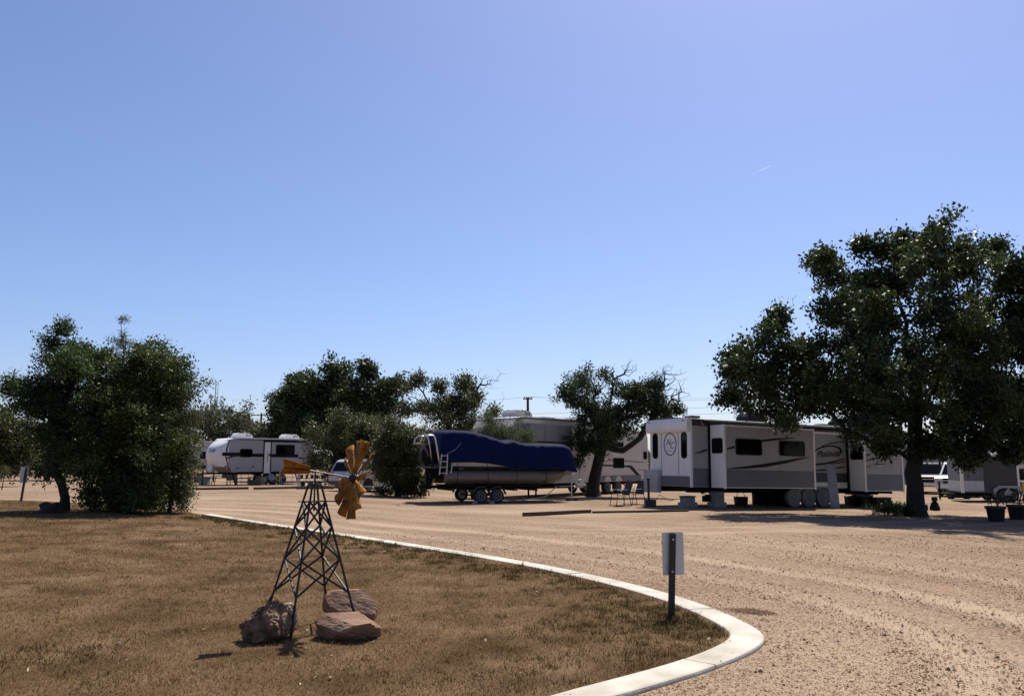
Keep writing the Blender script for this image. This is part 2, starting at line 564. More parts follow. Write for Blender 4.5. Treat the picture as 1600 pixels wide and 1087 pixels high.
mt = n.new('ShaderNodeMix'); mt.data_type = 'RGBA'
n3 = n.new('ShaderNodeTexNoise'); n3.inputs['Scale'].default_value = 9; n3.inputs['Detail'].default_value = 8
l.new(tc.outputs['Object'], n3.inputs['Vector'])
mm = n.new('ShaderNodeMath'); mm.operation = 'MULTIPLY'
l.new(at_.outputs['Fac'], mm.inputs[0]); l.new(n3.outputs['Fac'], mm.inputs[1])
l.new(mm.outputs[0], mt.inputs[0]); l.new(mu.outputs[2], mt.inputs[6]); mt.inputs[7].default_value = (0.35, 0.262, 0.183, 1)
al = n.new('ShaderNodeAttribute'); al.attribute_name = 'loose'
ml = n.new('ShaderNodeMath'); ml.operation = 'MULTIPLY'; ml.inputs[1].default_value = .6; l.new(al.outputs['Fac'], ml.inputs[0])
md = n.new('ShaderNodeMix'); md.data_type = 'RGBA'; md.blend_type = 'MULTIPLY'
l.new(ml.outputs[0], md.inputs[0]); l.new(mt.outputs[2], md.inputs[6]); md.inputs[7].default_value = (.52, .47, .44, 1)
l.new(md.outputs[2], b.inputs['Base Color'])
bp = n.new('ShaderNodeBump'); bp.inputs['Strength'].default_value = 0.6; bp.inputs['Distance'].default_value = 0.012; bp.invert = True
l.new(v1.outputs['Distance'], bp.inputs['Height']); l.new(bp.outputs[0], b.inputs['Normal'])
gobj = npmesh('gravel_ground', np.stack([xf, yf, Z], 1), fq, mg, tint=np.clip(tr, 0, 1) * 2.0, smooth=True)
ga = gobj.data.attributes.new('loose', 'FLOAT', 'POINT'); ga.data.foreach_set('value', np.clip(darkw, 0, 1).astype(np.float32))
tag(gobj, 'pink tan gravel yard with wheel tracks running off to the horizon', 'gravel', kind='structure')

# ------------------------------------------------------------------ lawn soil
from mathutils.geometry import delaunay_2d_cdt
pts = [Vector(p) for p in LAWN]
nb = len(pts)
cand = []
for gxx in np.arange(-16, 4, 0.3):
    for gyy in np.arange(1, 34, 0.3):
        cand.append((gxx + random.uniform(-.08, .08), gyy + random.uniform(-.08, .08)))
for gxx in np.arange(-59, -16, 2.5):
    for gyy in np.arange(-7, 40, 2.5):
        cand.append((gxx, gyy))
cand = np.array(cand)
keep = inside(cand, LAWN) & (seg_dist(cand, LAWN_NP) > 0.12)
pts += [Vector(p) for p in cand[keep]]
r = delaunay_2d_cdt(pts, [(i, (i + 1) % nb) for i in range(nb)], [list(range(nb))], 1, 1e-5)
lv = np.array([(p.x, p.y) for p in r[0]])
lz = lawn_z(lv[:, 0], lv[:, 1])
msoil = pmat('dry_lawn_soil', (0.060, 0.036, 0.018), 0.95, scale=1.2, c2=(0.165, 0.108, 0.062), bump=0.7, bscale=35, detail=10, spec=.02)
lawn = npmesh('lawn', np.column_stack([lv, lz]), np.array([f for f in r[2] if len(f) == 3]), msoil, smooth=True)
tag(lawn, 'dry brown mown lawn inside the pale kerb', 'lawn', kind='structure')

# ------------------------------------------------------------------ kerb, cast in slabs with open joints
mk = pmat('pale_concrete', (0.35, 0.315, 0.255), 0.9, scale=2.2, c2=(0.58, 0.54, 0.465), bump=0.35, bscale=60, detail=14, spec=.1, streak=.0)
kerb = bpy.data.objects.new('kerb', None); COL.objects.link(kerb)
tag(kerb, 'flush pale concrete kerb curving round the lawn', 'kerb', kind='structure')
prof = [(0, -.10), (0, KH - .02), (.006, KH - .006), (.02, KH), (KW - .02, KH), (KW - .006, KH - .006), (KW, KH - .02), (KW, -.10)]
arc = np.concatenate([[0], np.cumsum([(outer[i + 1] - outer[i]).length for i in range(len(outer) - 1)])])
def nearest(px, py):
    g = on_ground(px, py, KH)
    return float(arc[int(np.argmin(np.hypot(OUT[:, 0] - g.x, OUT[:, 1] - g.y)))])
j1, j2 = nearest(1125, 951), nearest(1112, 1040)
cuts = [0.0] + [j1 - 3.05 * k for k in range(8, 0, -1) if j1 - 3.05 * k > .6] + [j1, j2] + [j2 + 3.05 * k for k in (1, 2, 3, 4)]
cuts = [c for c in cuts if c < arc[-1] - .4] + [float(arc[-1])]
def path_at(s):
    i = min(int(np.searchsorted(arc, s, side='right')) - 1, len(outer) - 2)
    f = (s - arc[i]) / max(arc[i + 1] - arc[i], 1e-9)
    return outer[i].lerp(outer[i + 1], f), inner[i].lerp(inner[i + 1], f)
for a, bb in zip(cuts[:-1], cuts[1:]):
    S = np.linspace(a + .011, bb - .011, max(3, int((bb - a) / .12)))
    rows = []
    dz = random.uniform(-.004, .004)
    for s in S:
        po, pi = path_at(s)
        row = []
        for q, h in prof:
            p = po.lerp(pi, q / KW)
            row.append((p.x, p.y, tz(p.x, p.y) + h + dz))
        rows.append(row)
    mb = MB().grid(rows)
    mb.bm.verts.ensure_lookup_table()
    k = len(prof)
    mb.face([mb.bm.verts[i] for i in range(k)]); mb.face([mb.bm.verts[len(rows) * k - k + i] for i in range(k)])
    mb.build('kerb_slab', mk, kerb)

# ------------------------------------------------------------------ grass: short dead blades, greener along the kerb
def blades(N, ymin, ymax, seed):
    g = np.random.default_rng(seed)
    u = g.random(N)
    yy = ymin * (ymax / ymin) ** u                     # density falls with distance
    xx = (g.random(N) * 2 - 1) * 0.70 * yy
    xx = np.minimum(xx, 4)
    xy = np.stack([xx, yy], 1)
    k = inside(xy, LAWN) & (seg_dist(xy, np.array([(p.x, p.y) for p in inner])) > .005)
    ins = ~((seg_dist(xy, OUT) < KW + .015))
    xy = xy[k & ins]
    return xy
def grass_mesh(xy, hmin, hmax, wd, seed, green, lean=.9):
    g = np.random.default_rng(seed)
    n_ = len(xy)
    z = lawn_z(xy[:, 0], xy[:, 1]) - .004
    sc = (0.7 + xy[:, 1] / 16)
    h = (hmin + (hmax - hmin) * g.random(n_) ** 2) * np.clip(sc, .8, 1.6)
    wv = wd * sc * (.6 + .8 * g.random(n_))
    a = g.random(n_) * 2 * np.pi
    side = np.stack([np.cos(a), np.sin(a), np.zeros(n_)], 1) * wv[:, None] * .5
    la = g.random(n_) * 2 * np.pi
    ln = lean * g.random(n_) * h * 1.4
    base = np.column_stack([xy, z])
    tip = base + np.column_stack([np.cos(la) * ln, np.sin(la) * ln, h])
    v = np.stack([base - side, base + side, tip], 1).reshape(-1, 3)
    f = np.arange(n_ * 3).reshape(-1, 3)
    t = np.clip(green + .38 * g.standard_normal(n_), 0, 1)
    return v, f, np.repeat(t, 3)
def patch(xy):
    p = vnoise(xy[:, 0], xy[:, 1], .55, 2) * .5 + vnoise(xy[:, 0], xy[:, 1], 1.7, 9) * .3 + vnoise(xy[:, 0], xy[:, 1], 5, 4) * .2
    return p
xy = blades(760000, 3.6, 33, 1)
pn = patch(xy)
bare = (np.random.default_rng(5).random(len(xy)) < np.clip(.62 - pn * .9, .2, .9))
worn = on_ground(575, 858); wd_ = np.hypot((xy[:, 0] - worn.x) / 1.3, (xy[:, 1] - worn.y) / 1.1)
ok = ~((pn < -.35) & (np.random.default_rng(6).random(len(xy)) < .7)) & ~((wd_ < 1) & (np.random.default_rng(8).random(len(xy)) < .85))
xy, pn = xy[ok], pn[ok]
dkk = seg_dist(xy, OUT)
v, f, t = grass_mesh(xy, .006, .032, .0050, 2, .42 + .6 * pn, 1.5)
mgr = leafmat('dead_grass', (0.055, 0.029, 0.011), (0.330, 0.208, 0.096), 0.28, 0.95, 0.02)
tag(npmesh('grass', v, f, mgr, tint=t), 'short dead brown grass blades over the lawn', 'grass', kind='stuff')
# greener tufts by the kerb tip and round the sign
g2 = np.random.default_rng(12)
P = []
for _ in range(620):
    s = g2.random() * arc[-1] * .95
    po, pi = path_at(s)
    off = KW + .05 + abs(g2.normal()) * .55
    c = po + (pi - po) / KW * off
    if not (3 < c.y < 22): continue
    m_ = g2.integers(15, 60)
    P.append(np.array([c.x, c.y]) + g2.normal(size=(m_, 2)) * .05)
sg = on_ground(1048, 960, KH)
for _ in range(110):
    c = np.array([sg.x - .1, sg.y - .3]) + g2.normal(size=2) * np.array([.7, .6])
    P.append(c + g2.normal(size=(g2.integers(20, 70), 2)) * .05)
bl = on_ground(95, 1040)
for _ in range(60):
    c = np.array([bl.x, bl.y]) + g2.normal(size=2) * .35
    P.append(c + g2.normal(size=(g2.integers(15, 40), 2)) * .05)
P = np.concatenate(P)
P = P[inside(P, LAWN) & (seg_dist(P, OUT) > KW + .01)]
v, f, t = grass_mesh(P, .012, .065, .006, 3, np.full(len(P), .4))
mgg = leafmat('olive_grass', (0.0360, 0.0288, 0.0096), (0.1760, 0.1280, 0.0520), 0.25, 0.95, 0.02)
tag(npmesh('weeds', v, f, mgg, tint=t), 'olive green weed tufts growing along the kerb', 'weeds', kind='stuff')

g8 = np.random.default_rng(81); P8 = []
for _ in range(1500):
    yy = 3.8 * (28 / 3.8) ** g8.random(); xx = (g8.random() * 2 - 1) * .7 * yy
    P8.append(np.array([min(xx, 4), yy]) + g8.normal(size=(g8.integers(8, 34), 2)) * (.02 + .05 * g8.random()))
P8 = np.concatenate(P8); P8 = P8[inside(P8, LAWN) & (seg_dist(P8, OUT) > KW + .01)]
v, f, t = grass_mesh(P8, .014, .055, .0055, 9, .45 + .5 * patch(P8), 1.1)
tag(npmesh('dead_tufts', v, f, mgr, tint=t), 'taller tufts of dead grass over the lawn', 'grass', kind='stuff')
# fallen bits of straw and pale leaves lying on the lawn
g3 = np.random.default_rng(31)
N = 1500
yy = 3.8 * (30 / 3.8) ** g3.random(N); xx = (g3.random(N) * 2 - 1) * .7 * yy
xy = np.stack([np.minimum(xx, 4), yy], 1); xy = xy[inside(xy, LAWN) & (seg_dist(xy, OUT) > KW)]
n_ = len(xy); z = lawn_z(xy[:, 0], xy[:, 1]) + .02
a = g3.random(n_) * 6.28; L = .008 + .016 * g3.random(n_) ** 3; W = L * (.25 + .5 * g3.random(n_))
c_ = np.column_stack([xy, z]); e1 = np.column_stack([np.cos(a), np.sin(a), g3.normal(size=n_) * .3]) * L[:, None]; e2 = np.column_stack([-np.sin(a), np.cos(a), g3.normal(size=n_) * .3]) * W[:, None]
v = np.stack([c_ - e1, c_ - e2, c_ + e1, c_ + e2], 1).reshape(-1, 3)
mlit = leafmat('straw_litter', (0.0850, 0.0553, 0.0298), (0.5100, 0.4250, 0.3060), 0.1, 0.7)
tag(npmesh('leaf_litter', v, np.arange(n_ * 4).reshape(-1, 4), mlit, tint=np.repeat(g3.random(n_) ** 2, 4)), 'scattered straw and dead leaves on the lawn', 'litter', kind='stuff')

# ------------------------------------------------------------------ loose stones over the gravel near the camera
g4 = np.random.default_rng(44)
N = 190000
yy = 4.2 * (19 / 4.2) ** g4.random(N)
xx = (g4.random(N) * 1.75 - .7) * .70 * yy + .5
xy = np.stack([xx, yy], 1)
dd = seg_dist(xy, OUT)
k = ~inside(xy, LAWN) & (dd > .01)
trk = np.zeros(N)
for c, wdt, a in ((1.55, .30, .8), (3.2, .34, 1.0), (5.0, .45, .6), (6.9, .5, .7)):
    trk += a * np.exp(-((dd + 0.25 * vnoise(xx, yy, 0.35, c) - c) / wdt) ** 2)
k &= g4.random(N) > trk * .75
xy = xy[k]; n_ = len(xy)
s = (.004 + .008 * g4.random(n_) ** 2.6 + .014 * (g4.random(n_) > .985)) * (.8 + xy[:, 1] / 40)
base = np.array([(1, 0, 0), (0, 1, 0), (-1, 0, 0), (0, -1, 0), (0, 0, 1)], float)
fo = np.array([(0, 1, 4), (1, 2, 4), (2, 3, 4), (3, 0, 4)])
jit = base[None] * (.6 + .8 * g4.random((n_, 5, 1))) * np.array([1, 1, .5]) + .25 * g4.normal(size=(n_, 5, 3)) * np.array([1, 1, .0])
jit[:, :4, 2] = -.35
jit[:, 4, :2] += .25 * g4.normal(size=(n_, 2))
an = g4.random(n_) * 6.28
ca, sa = np.cos(an)[:, None], np.sin(an)[:, None]
jx = jit[:, :, 0] * ca - jit[:, :, 1] * sa; jy = jit[:, :, 0] * sa + jit[:, :, 1] * ca
v = np.stack([jx, jy, jit[:, :, 2]], -1) * s[:, None, None]
v += np.column_stack([xy, gravel_z(xy[:, 0], xy[:, 1]) + .045 * np.exp(-(dd[k] / .45) ** 2) + s * .2])[:, None, :]
f = (np.arange(n_)[:, None, None] * 5 + fo[None]).reshape(-1, 3)
mst = bpy.data.materials.new('loose_stone'); mst.use_nodes = True
n, l = mst.node_tree.nodes, mst.node_tree.links
b = n['Principled BSDF']; b.inputs['Roughness'].default_value = 1.0; b.inputs['Specular IOR Level'].default_value = .03
a_ = n.new('ShaderNodeAttribute'); a_.attribute_name = 'tint'
r_ = n.new('ShaderNodeValToRGB')
ramp(r_, [(0, (0.0252, 0.0144, 0.0092)), (.35, (0.1008, 0.0648, 0.0422)), (.78, (0.1872, 0.1282, 0.0859)), (1, (0.3888, 0.3024, 0.2253))])
l.new(a_.outputs['Fac'], r_.inputs[0]); l.new(r_.outputs[0], b.inputs['Base Color'])
tag(npmesh('gravel', v.reshape(-1, 3), f, mst, tint=np.repeat(g4.random(n_), 5)), 'loose pink and tan gravel stones', 'gravel', kind='stuff')

# dark spill of soil on the gravel by the kerb tip
g6 = np.random.default_rng(66); c_ = on_ground(1174, 957); n_ = 1200
xy = np.array([c_.x, c_.y]) + g6.normal(size=(n_, 2)) * np.array([.16, .11])
xy = xy[~inside(xy, LAWN) & (seg_dist(xy, OUT) > .02)]; n_ = len(xy)
hh = .035 * np.exp(-(((xy[:, 0] - c_.x) / .17) ** 2 + ((xy[:, 1] - c_.y) / .12) ** 2))
s = .004 + .007 * g6.random(n_) ** 2
jit = base[None] * (.6 + .8 * g6.random((n_, 5, 1))) * np.array([1, 1, .6]); jit[:, :4, 2] = -.5
v = jit * s[:, None, None] + np.column_stack([xy, gravel_z(xy[:, 0], xy[:, 1]) + .045 * np.exp(-(seg_dist(xy, OUT) / .45) ** 2) + hh])[:, None, :]
f = (np.arange(n_)[:, None, None] * 5 + fo[None]).reshape(-1, 3)
tag(npmesh('dirt', v.reshape(-1, 3), f, pmat('dark_soil', (.06, .036, .024), 1.0, scale=30, c2=(.15, .095, .065), spec=.03)), 'dark spilled soil on the gravel outside the kerb tip', 'soil', kind='stuff')

# stray stones and straw lying on the kerb
g7 = np.random.default_rng(70); P3, N3 = [], 170
for _ in range(N3):
    s_ = g7.random() * arc[-1]; q = .01 + (KW - .02) * (g7.random() ** 2.2 if g7.random() < .7 else 1 - g7.random() ** 2)
    po, pi = path_at(s_); p_ = po.lerp(pi, q / KW); P3.append((p_.x, p_.y, tz(p_.x, p_.y) + KH + .004))
P3 = np.array(P3); s = .003 + .006 * g7.random(N3) ** 3
jit = base[None] * (.6 + .8 * g7.random((N3, 5, 1))) * np.array([1, 1, .8]); jit[:, :4, 2] = -.4
v = jit * s[:, None, None] + P3[:, None, :]
f = (np.arange(N3)[:, None, None] * 5 + fo[None]).reshape(-1, 3)
tag(npmesh('grit', v.reshape(-1, 3), f, mst, tint=np.repeat(.25 + .7 * g7.random(N3), 5)), 'stray grit lying on top of the kerb', 'grit', kind='stuff')
# ================================================================== trees
def leaf_cloud(centres, sig, per, size, seed, flat=.8, tintc=None, asp=.5, droop=0.0, up=0.0):
    """many small bent leaves round the twig ends"""
    g = np.random.default_rng(seed)
    n_ = len(centres) * per
    ci = np.repeat(np.arange(len(centres)), per)
    off = g.normal(size=(n_, 3)) * sig
    off[:, 2] *= flat
    c = np.asarray(centres)[ci] + off
    d = g.normal(size=(n_, 3)); d[:, 2] += up - droop
    d /= np.linalg.norm(d, axis=1, keepdims=True)
    e = np.cross(d, g.normal(size=(n_, 3))); e /= np.linalg.norm(e, axis=1, keepdims=True)
    nn = np.cross(d, e)
    s = size * (.45 + 1.0 * g.random(n_) ** 1.4 + .15)[:, None]
    tip = c + d * s
    mid = c + d * s * .5
    v = np.stack([c, mid + e * s * asp * .5 + nn * s * .08, tip, mid - e * s * asp * .5 + nn * s * .08], 1).reshape(-1, 3)
    base = (tintc if tintc is not None else g.random(len(centres)))[ci]
    t = np.clip(.55 * base + .45 * g.random(n_), 0, 1)
    return v, np.arange(n_ * 4).reshape(-1, 4), np.repeat(t, 4)

class Tree:
    def __init__(s, base, trunk, seed):
        """trunk: list of world points from the ground up"""
        s.g = np.random.default_rng(seed)
        s.pos, s.par, s.len = [], [], []
        prev = -1
        for i, p in enumerate(trunk):
            if i:
                a = trunk[i - 1]
                k = max(1, int((p - a).length / .35))
                for j in range(1, k + 1):
                    q = a.lerp(p, j / k) + Vector(s.g.normal(size=3) * .02)
                    prev = s.add(q, prev)
            else:
                prev = s.add(p, -1)
        s.nt = len(s.pos)
        s.top = s.nt - 1
        s.tips = []
    def add(s, p, par):
        s.pos.append(np.array(p)); s.par.append(par)
        s.len.append(0 if par < 0 else s.len[par] + float(np.linalg.norm(s.pos[par] - s.pos[-1])))
        return len(s.pos) - 1
    def limb(s, pts, frm=None):
        """a hand-placed main limb from the nearest trunk node"""
        A = np.array(s.pos)
        par = int(np.argmin(np.linalg.norm(A - np.array(pts[0]), axis=1)))
        for i in range(len(pts)):
            a = Vector(s.pos[par]); p = Vector(pts[i])
            k = max(1, int((p - a).length / .4))
            for j in range(1, k + 1):
                q = a.lerp(p, j / k) + Vector(s.g.normal(size=3) * .04)
                par = s.add(q, par)
    def grow(s, pts, first=0.45, step=.5, jit=.08, pl=.28, lift=.10):
        """connect points to the nearest wood, near ones first"""
        pts = np.array(pts)
        root = s.pos[s.top]
        order = np.argsort(np.linalg.norm(pts - root, axis=1))
        lo = int(s.nt * first)
        for i in order:
            p = pts[i]
            A = np.array(s.pos); Ln = np.array(s.len)
            dd = np.linalg.norm(A - p, axis=1)
            cost = dd + pl * Ln + np.where(A[:, 2] > p[2] + .3, .5 * (A[:, 2] - p[2]), 0)
            cost[:lo] = 1e9
            j = int(np.argmin(cost))
            dist = dd[j]; k = max(1, int(dist / step))
            a = s.pos[j].copy(); par = j
            for q in range(1, k + 1):
                t = q / k
                m = a + (p - a) * t + np.array([0, 0, lift * dist * math.sin(math.pi * t)]) + (s.g.normal(size=3) * jit * dist * .5 if q < k else 0)
                par = s.add(m, par)
            s.tips.append(par)
        return s
    def wood(s, parent, r0, mat, flare=1.5, rmin=.005, pw=.6):
        n_ = len(s.pos)
        cnt = np.zeros(n_)
        for t in s.tips: cnt[t] += 1
        for i in range(n_ - 1, -1, -1):
            if s.par[i] >= 0: cnt[s.par[i]] += cnt[i]
        cnt = np.maximum(cnt, .5)
        rr = np.maximum(r0 * (cnt / cnt[0]) ** pw, rmin)
        rr = np.minimum(rr, r0 * .52)
        for i in range(s.nt):
            h = s.len[i] / max(s.len[s.nt - 1], .01)
            rr[i] = r0 * (1 - .25 * h) * (1 + (flare - 1) * math.exp(-s.len[i] / .25))
        V, Fc = [], [[], []]
        nv = 0
        k = 16; an = np.arange(k) * 2 * np.pi / k
        prev_o = None
        for i in range(s.nt):
            d = s.pos[min(i + 1, s.nt - 1)] - s.pos[max(i - 1, 0)]; d = d / (np.linalg.norm(d) + 1e-9)
            o = np.cross(d, (.31, .82, .2)) if prev_o is None else prev_o - d * (prev_o @ d)
            o /= np.linalg.norm(o); prev_o = o; e = np.cross(d, o)
            lump = 1 + .07 * np.sin(3 * an + 1 + .3 * s.len[i]) + .05 * np.sin(5 * an + 2 - .5 * s.len[i]) + (.14 * np.sin(4 * an + .6) * math.exp(-s.len[i] / .3))
            V.append(s.pos[i] + (np.cos(an)[:, None] * o + np.sin(an)[:, None] * e) * (rr[i] * lump)[:, None])
            if i:
                q = np.arange(k)
                Fc[0].append(np.stack([nv - k + q, nv - k + (q + 1) % k, nv + (q + 1) % k, nv + q], 1))
            nv += k
        for i in range(s.nt, n_):
            p = s.par[i]
            if p < 0: continue
            a, b_ = s.pos[p], s.pos[i]
            ra_, rb_ = min(rr[p], rr[i] * 1.5 if i >= s.nt else rr[p]), rr[i]
            d = b_ - a; L = np.linalg.norm(d)
            if L < 1e-6: continue
            d = d / L
            k = 12 if i < s.nt else (7 if rb_ > .05 else (5 if rb_ > .015 else 3))
            o = np.cross(d, (.31, .52, .8)); o /= np.linalg.norm(o); e = np.cross(d, o)
            an = np.arange(k) * 2 * np.pi / k
            rg = np.cos(an)[:, None] * o + np.sin(an)[:, None] * e
            lump = 1 + (.10 * np.sin(3 * an + i * .1) if i < s.nt else 0)
            lump = np.asarray(lump) * np.ones(k)
            V.append(a - d * ra_ * .25 + rg * (ra_ * lump)[:, None]); V.append(b_ + d * rb_ * .2 + rg * (rb_ * lump)[:, None])
            q = np.arange(k); w_ = 0 if i < s.nt else 1
            Fc[w_].append(np.stack([nv + q, nv + (q + 1) % k, nv + k + (q + 1) % k, nv + k + q], 1))
            nv += 2 * k
        V = np.concatenate(V)
        for w_, nm in ((0, 'trunk'), (1, 'branches')):
            if Fc[w_]:
                f = np.concatenate(Fc[w_]); u, inv = np.unique(f.ravel(), return_inverse=True)
                ob = npmesh(nm, V[u], inv.reshape(-1, 4), mat, parent, smooth=True)
                if w_: ob['kind'] = 'stuff'
        return s

def lobe_points(lobes, Y, g, n_, clump=7):
    """random points in ellipsoids given in image pixels round depth Y: (px, py, rx, rz[, dY, ry_m, weight])"""
    sc = Y / F
    L = []
    for q in lobes:
        px, py, rx, rz = q[:4]
        dy = q[4] if len(q) > 4 else 0
        ry = q[5] if len(q) > 5 else (rx + rz) / 2 * sc
        wt = q[6] if len(q) > 6 else 1.0
        c = at(px, py, Y + dy)
        L.append((np.array(c), np.array((rx * sc, ry, rz * sc)), wt * rx * rz * max(ry, .3)))
    W = np.array([q[2] for q in L]) ** .8; W /= W.sum()
    # leaf masses gather in clumps with gaps between them
    K = max(3, int(n_ / clump))
    sub = []
    cnt = np.maximum(2 if K > 3 * len(L) else 1, np.round(W * K)).astype(int)
    order = np.repeat(np.arange(len(L)), cnt)
    g.shuffle(order)
    K = len(order)
    for li in order:
        c, r_, _w = L[li]
        d = g.normal(size=3); d /= np.linalg.norm(d)
        sub.append((c + d * r_ * g.random() ** .40, min(.28 * min(r_[0], r_[2]), .36 * Y / 27)))
    out = []
    for i in range(n_):
        c, q = sub[i % K]
        out.append(c + g.normal(size=3) * q)
    return np.array(out)

def plant(name, label, cat, Y, base_px, trunk_px, lobes, n_, per, sig, leaf, lm, r0, seed, wood='bark', group=None, limbs=(), bare=(), nbare=0, flat=.8, asp=.5, droop=0, up=0, first=.45, zmin=.25, clump=7, flare=1.5):
    """trunk_px: (px, py, dY) points up the trunk; lobes as in lobe_points"""
    b0 = stand(base_px, Y); b0.z -= .05
    tp = [b0] + [at(q[0], q[1], Y + (q[2] if len(q) > 2 else 0)) for q in trunk_px]
    root = empty(name, Matrix.Identity(4), label, cat, group)
    T = Tree(b0, tp, seed)
    for lb in limbs:
        T.limb([at(q[0], q[1], Y + (q[2] if len(q) > 2 else 0)) for q in lb])
    g = np.random.default_rng(seed + 100)
    pts = lobe_points(lobes, Y, g, n_, clump)
    pts = pts[pts[:, 2] > b0.z + zmin]
    T.grow(pts, first)
    leafy = list(T.tips)
    if bare:
        bp_ = lobe_points(bare, Y, g, nbare, 1.5)
        T.grow(bp_, first, step=.25, jit=.13, pl=.2, lift=.02)
    T.wood(root, r0, M[wood], flare=flare)
    C_ = np.array([T.pos[i] for i in leafy])
    tint = np.clip(.5 + .25 * g.normal(size=len(C_)), 0, 1)
    v, f, t = leaf_cloud(C_, sig, per, leaf, seed + 5, flat, tint, asp, droop, up)
    low = v[:, 2].reshape(-1, 4).min(1) > terr(v[::4, 0], v[::4, 1]) + .02
    f = f[low]
    used = np.unique(f); remap = -np.ones(len(v), int); remap[used] = np.arange(len(used))
    ob = npmesh('crown', v[used], remap[f], lm, root, tint=t[used])
    ob['kind'] = 'stuff'
    # the empty stands at the base: move children accordingly
    root.location = b0
    for ch in root.children:
        ch.data.transform(Matrix.Translation(-b0))
    return root

LM = dict(
    oak=leafmat('live_oak_leaf', (0.011, 0.019, 0.007), (0.066, 0.096, 0.028), 0.34, 0.46, 0.3),
    elm=leafmat('elm_leaf', (0.0135, 0.0240, 0.0083), (0.0713, 0.1125, 0.0300), 0.38, 0.48, 0.25),
    juniper=leafmat('shrub_leaf', (0.0156, 0.0265, 0.0078), (0.0975, 0.1287, 0.0312), 0.38, 0.48, 0.25),
    olive=leafmat('olive_leaf', (0.0240, 0.0288, 0.0104), (0.1160, 0.1240, 0.0416), 0.32, 0.5, 0.3),
    mesquite=leafmat('mesquite_leaf', (0.0382, 0.0425, 0.0238), (0.1275, 0.1318, 0.0723), 0.25, 0.6),
    willow=leafmat('grey_green_leaf', (0.0425, 0.0553, 0.0238), (0.1700, 0.1955, 0.0850), 0.3, 0.6),
    sage=leafmat('pale_sprig_leaf', (0.0510, 0.0595, 0.0340), (0.1700, 0.1785, 0.1105), 0.25, 0.6),
)

# the big oak on the right
plant('oak_tree', 'huge spreading dark oak shading the pale trailer', 'tree', 27.4, 1428, [(1429, 740), (1431, 690), (1433, 640), (1430, 600, -.2)],
      [(1172, 545, 48, 58, -.5, 1.6), (1245, 590, 34, 46, .3, 1.2), (1262, 545, 22, 26, .3, .8), (1185, 600, 60, 55, 0, 1.8), (1205, 498, 26, 26, 0, .7), (1245, 560, 30, 34, -.3, 1., 1.6), (1225, 640, 38, 38, .5, 1.2), (1148, 585, 30, 42, 0, 1.),
       (1330, 425, 60, 45, .5, 1.6), (1314, 500, 44, 58, -1.2, 1.8), (1350, 392, 36, 22, .5, 1), (1385, 415, 40, 38, .5, 1.3), (1372, 465, 50, 42, -.8, 1.6), (1284, 404, 22, 18, 0, .7), (1500, 398, 34, 20, 0, 1), (1575, 432, 28, 28, 0, 1), (1425, 384, 34, 20, .3, 1), (1465, 382, 30, 16, .3, .8), (1590, 470, 40, 40, 0, 1.6), (1545, 405, 26, 22, 0, .8), (1640, 470, 50, 50, 0, 2), (1285, 590, 55, 55, -.5, 2), (1330, 640, 55, 50, .5, 1.8), 
       (1420, 405, 50, 36, 0, 1.5), (1440, 450, 85, 70, -1.5, 2.2), (1480, 420, 70, 45, 1.5, 1.8), (1535, 430, 45, 36, 0, 1.5), (1560, 490, 60, 60, 1, 2.2),
       (1390, 540, 90, 75, 1.5, 2.2), (1370, 600, 85, 70, -1.5, 2), (1500, 560, 95, 75, -1.8, 2.2), (1520, 620, 80, 65, 1.5, 2.2), (1600, 560, 70, 85, 0, 2.8),
       (1560, 640, 60, 45, -1.2, 1.8), (1490, 672, 45, 35, -1, 1.4), (1590, 680, 55, 33, 0, 1.8), (1530, 700, 35, 18, .5, 1), (1490, 695, 34, 22, -1.2, .8), (1560, 704, 40, 15, -1, .9), (1610, 708, 40, 15, 0, 1), (1393, 690, 16, 18, -.6, .6), (1455, 690, 18, 24, -.8, .6), (1660, 600, 60, 100, 0, 2.6), (1690, 520, 60, 70, 0, 2.4), (1400, 660, 50, 30, 1.5, 1.2)],
      1600, 125, .17, .12, LM['oak'], .27, 11, limbs=([(1433, 640), (1380, 590, -.8), (1310, 560, -.8), (1230, 560, -.4), (1180, 560, 0)], [(1433, 690), (1380, 660, .6), (1330, 640, .8)],
      [(1433, 640), (1420, 540, .4), (1400, 450, .4)], [(1433, 650), (1480, 560, .6), (1500, 470, .8)], [(1432, 715), (1490, 703, -.4), (1530, 680, -.6), (1560, 645, -.8), (1590, 600, -.6)], [(1500, 698, -.4), (1560, 696, -.2), (1640, 680, .2)],
      [(1433, 620), (1440, 540, -1.4), (1450, 470, -1.6)]), bare=[(1500, 362, 22, 14, 0, .5), (1240, 470, 14, 14, 0, .4)], nbare=26, flare=1.4, asp=.62, clump=9)

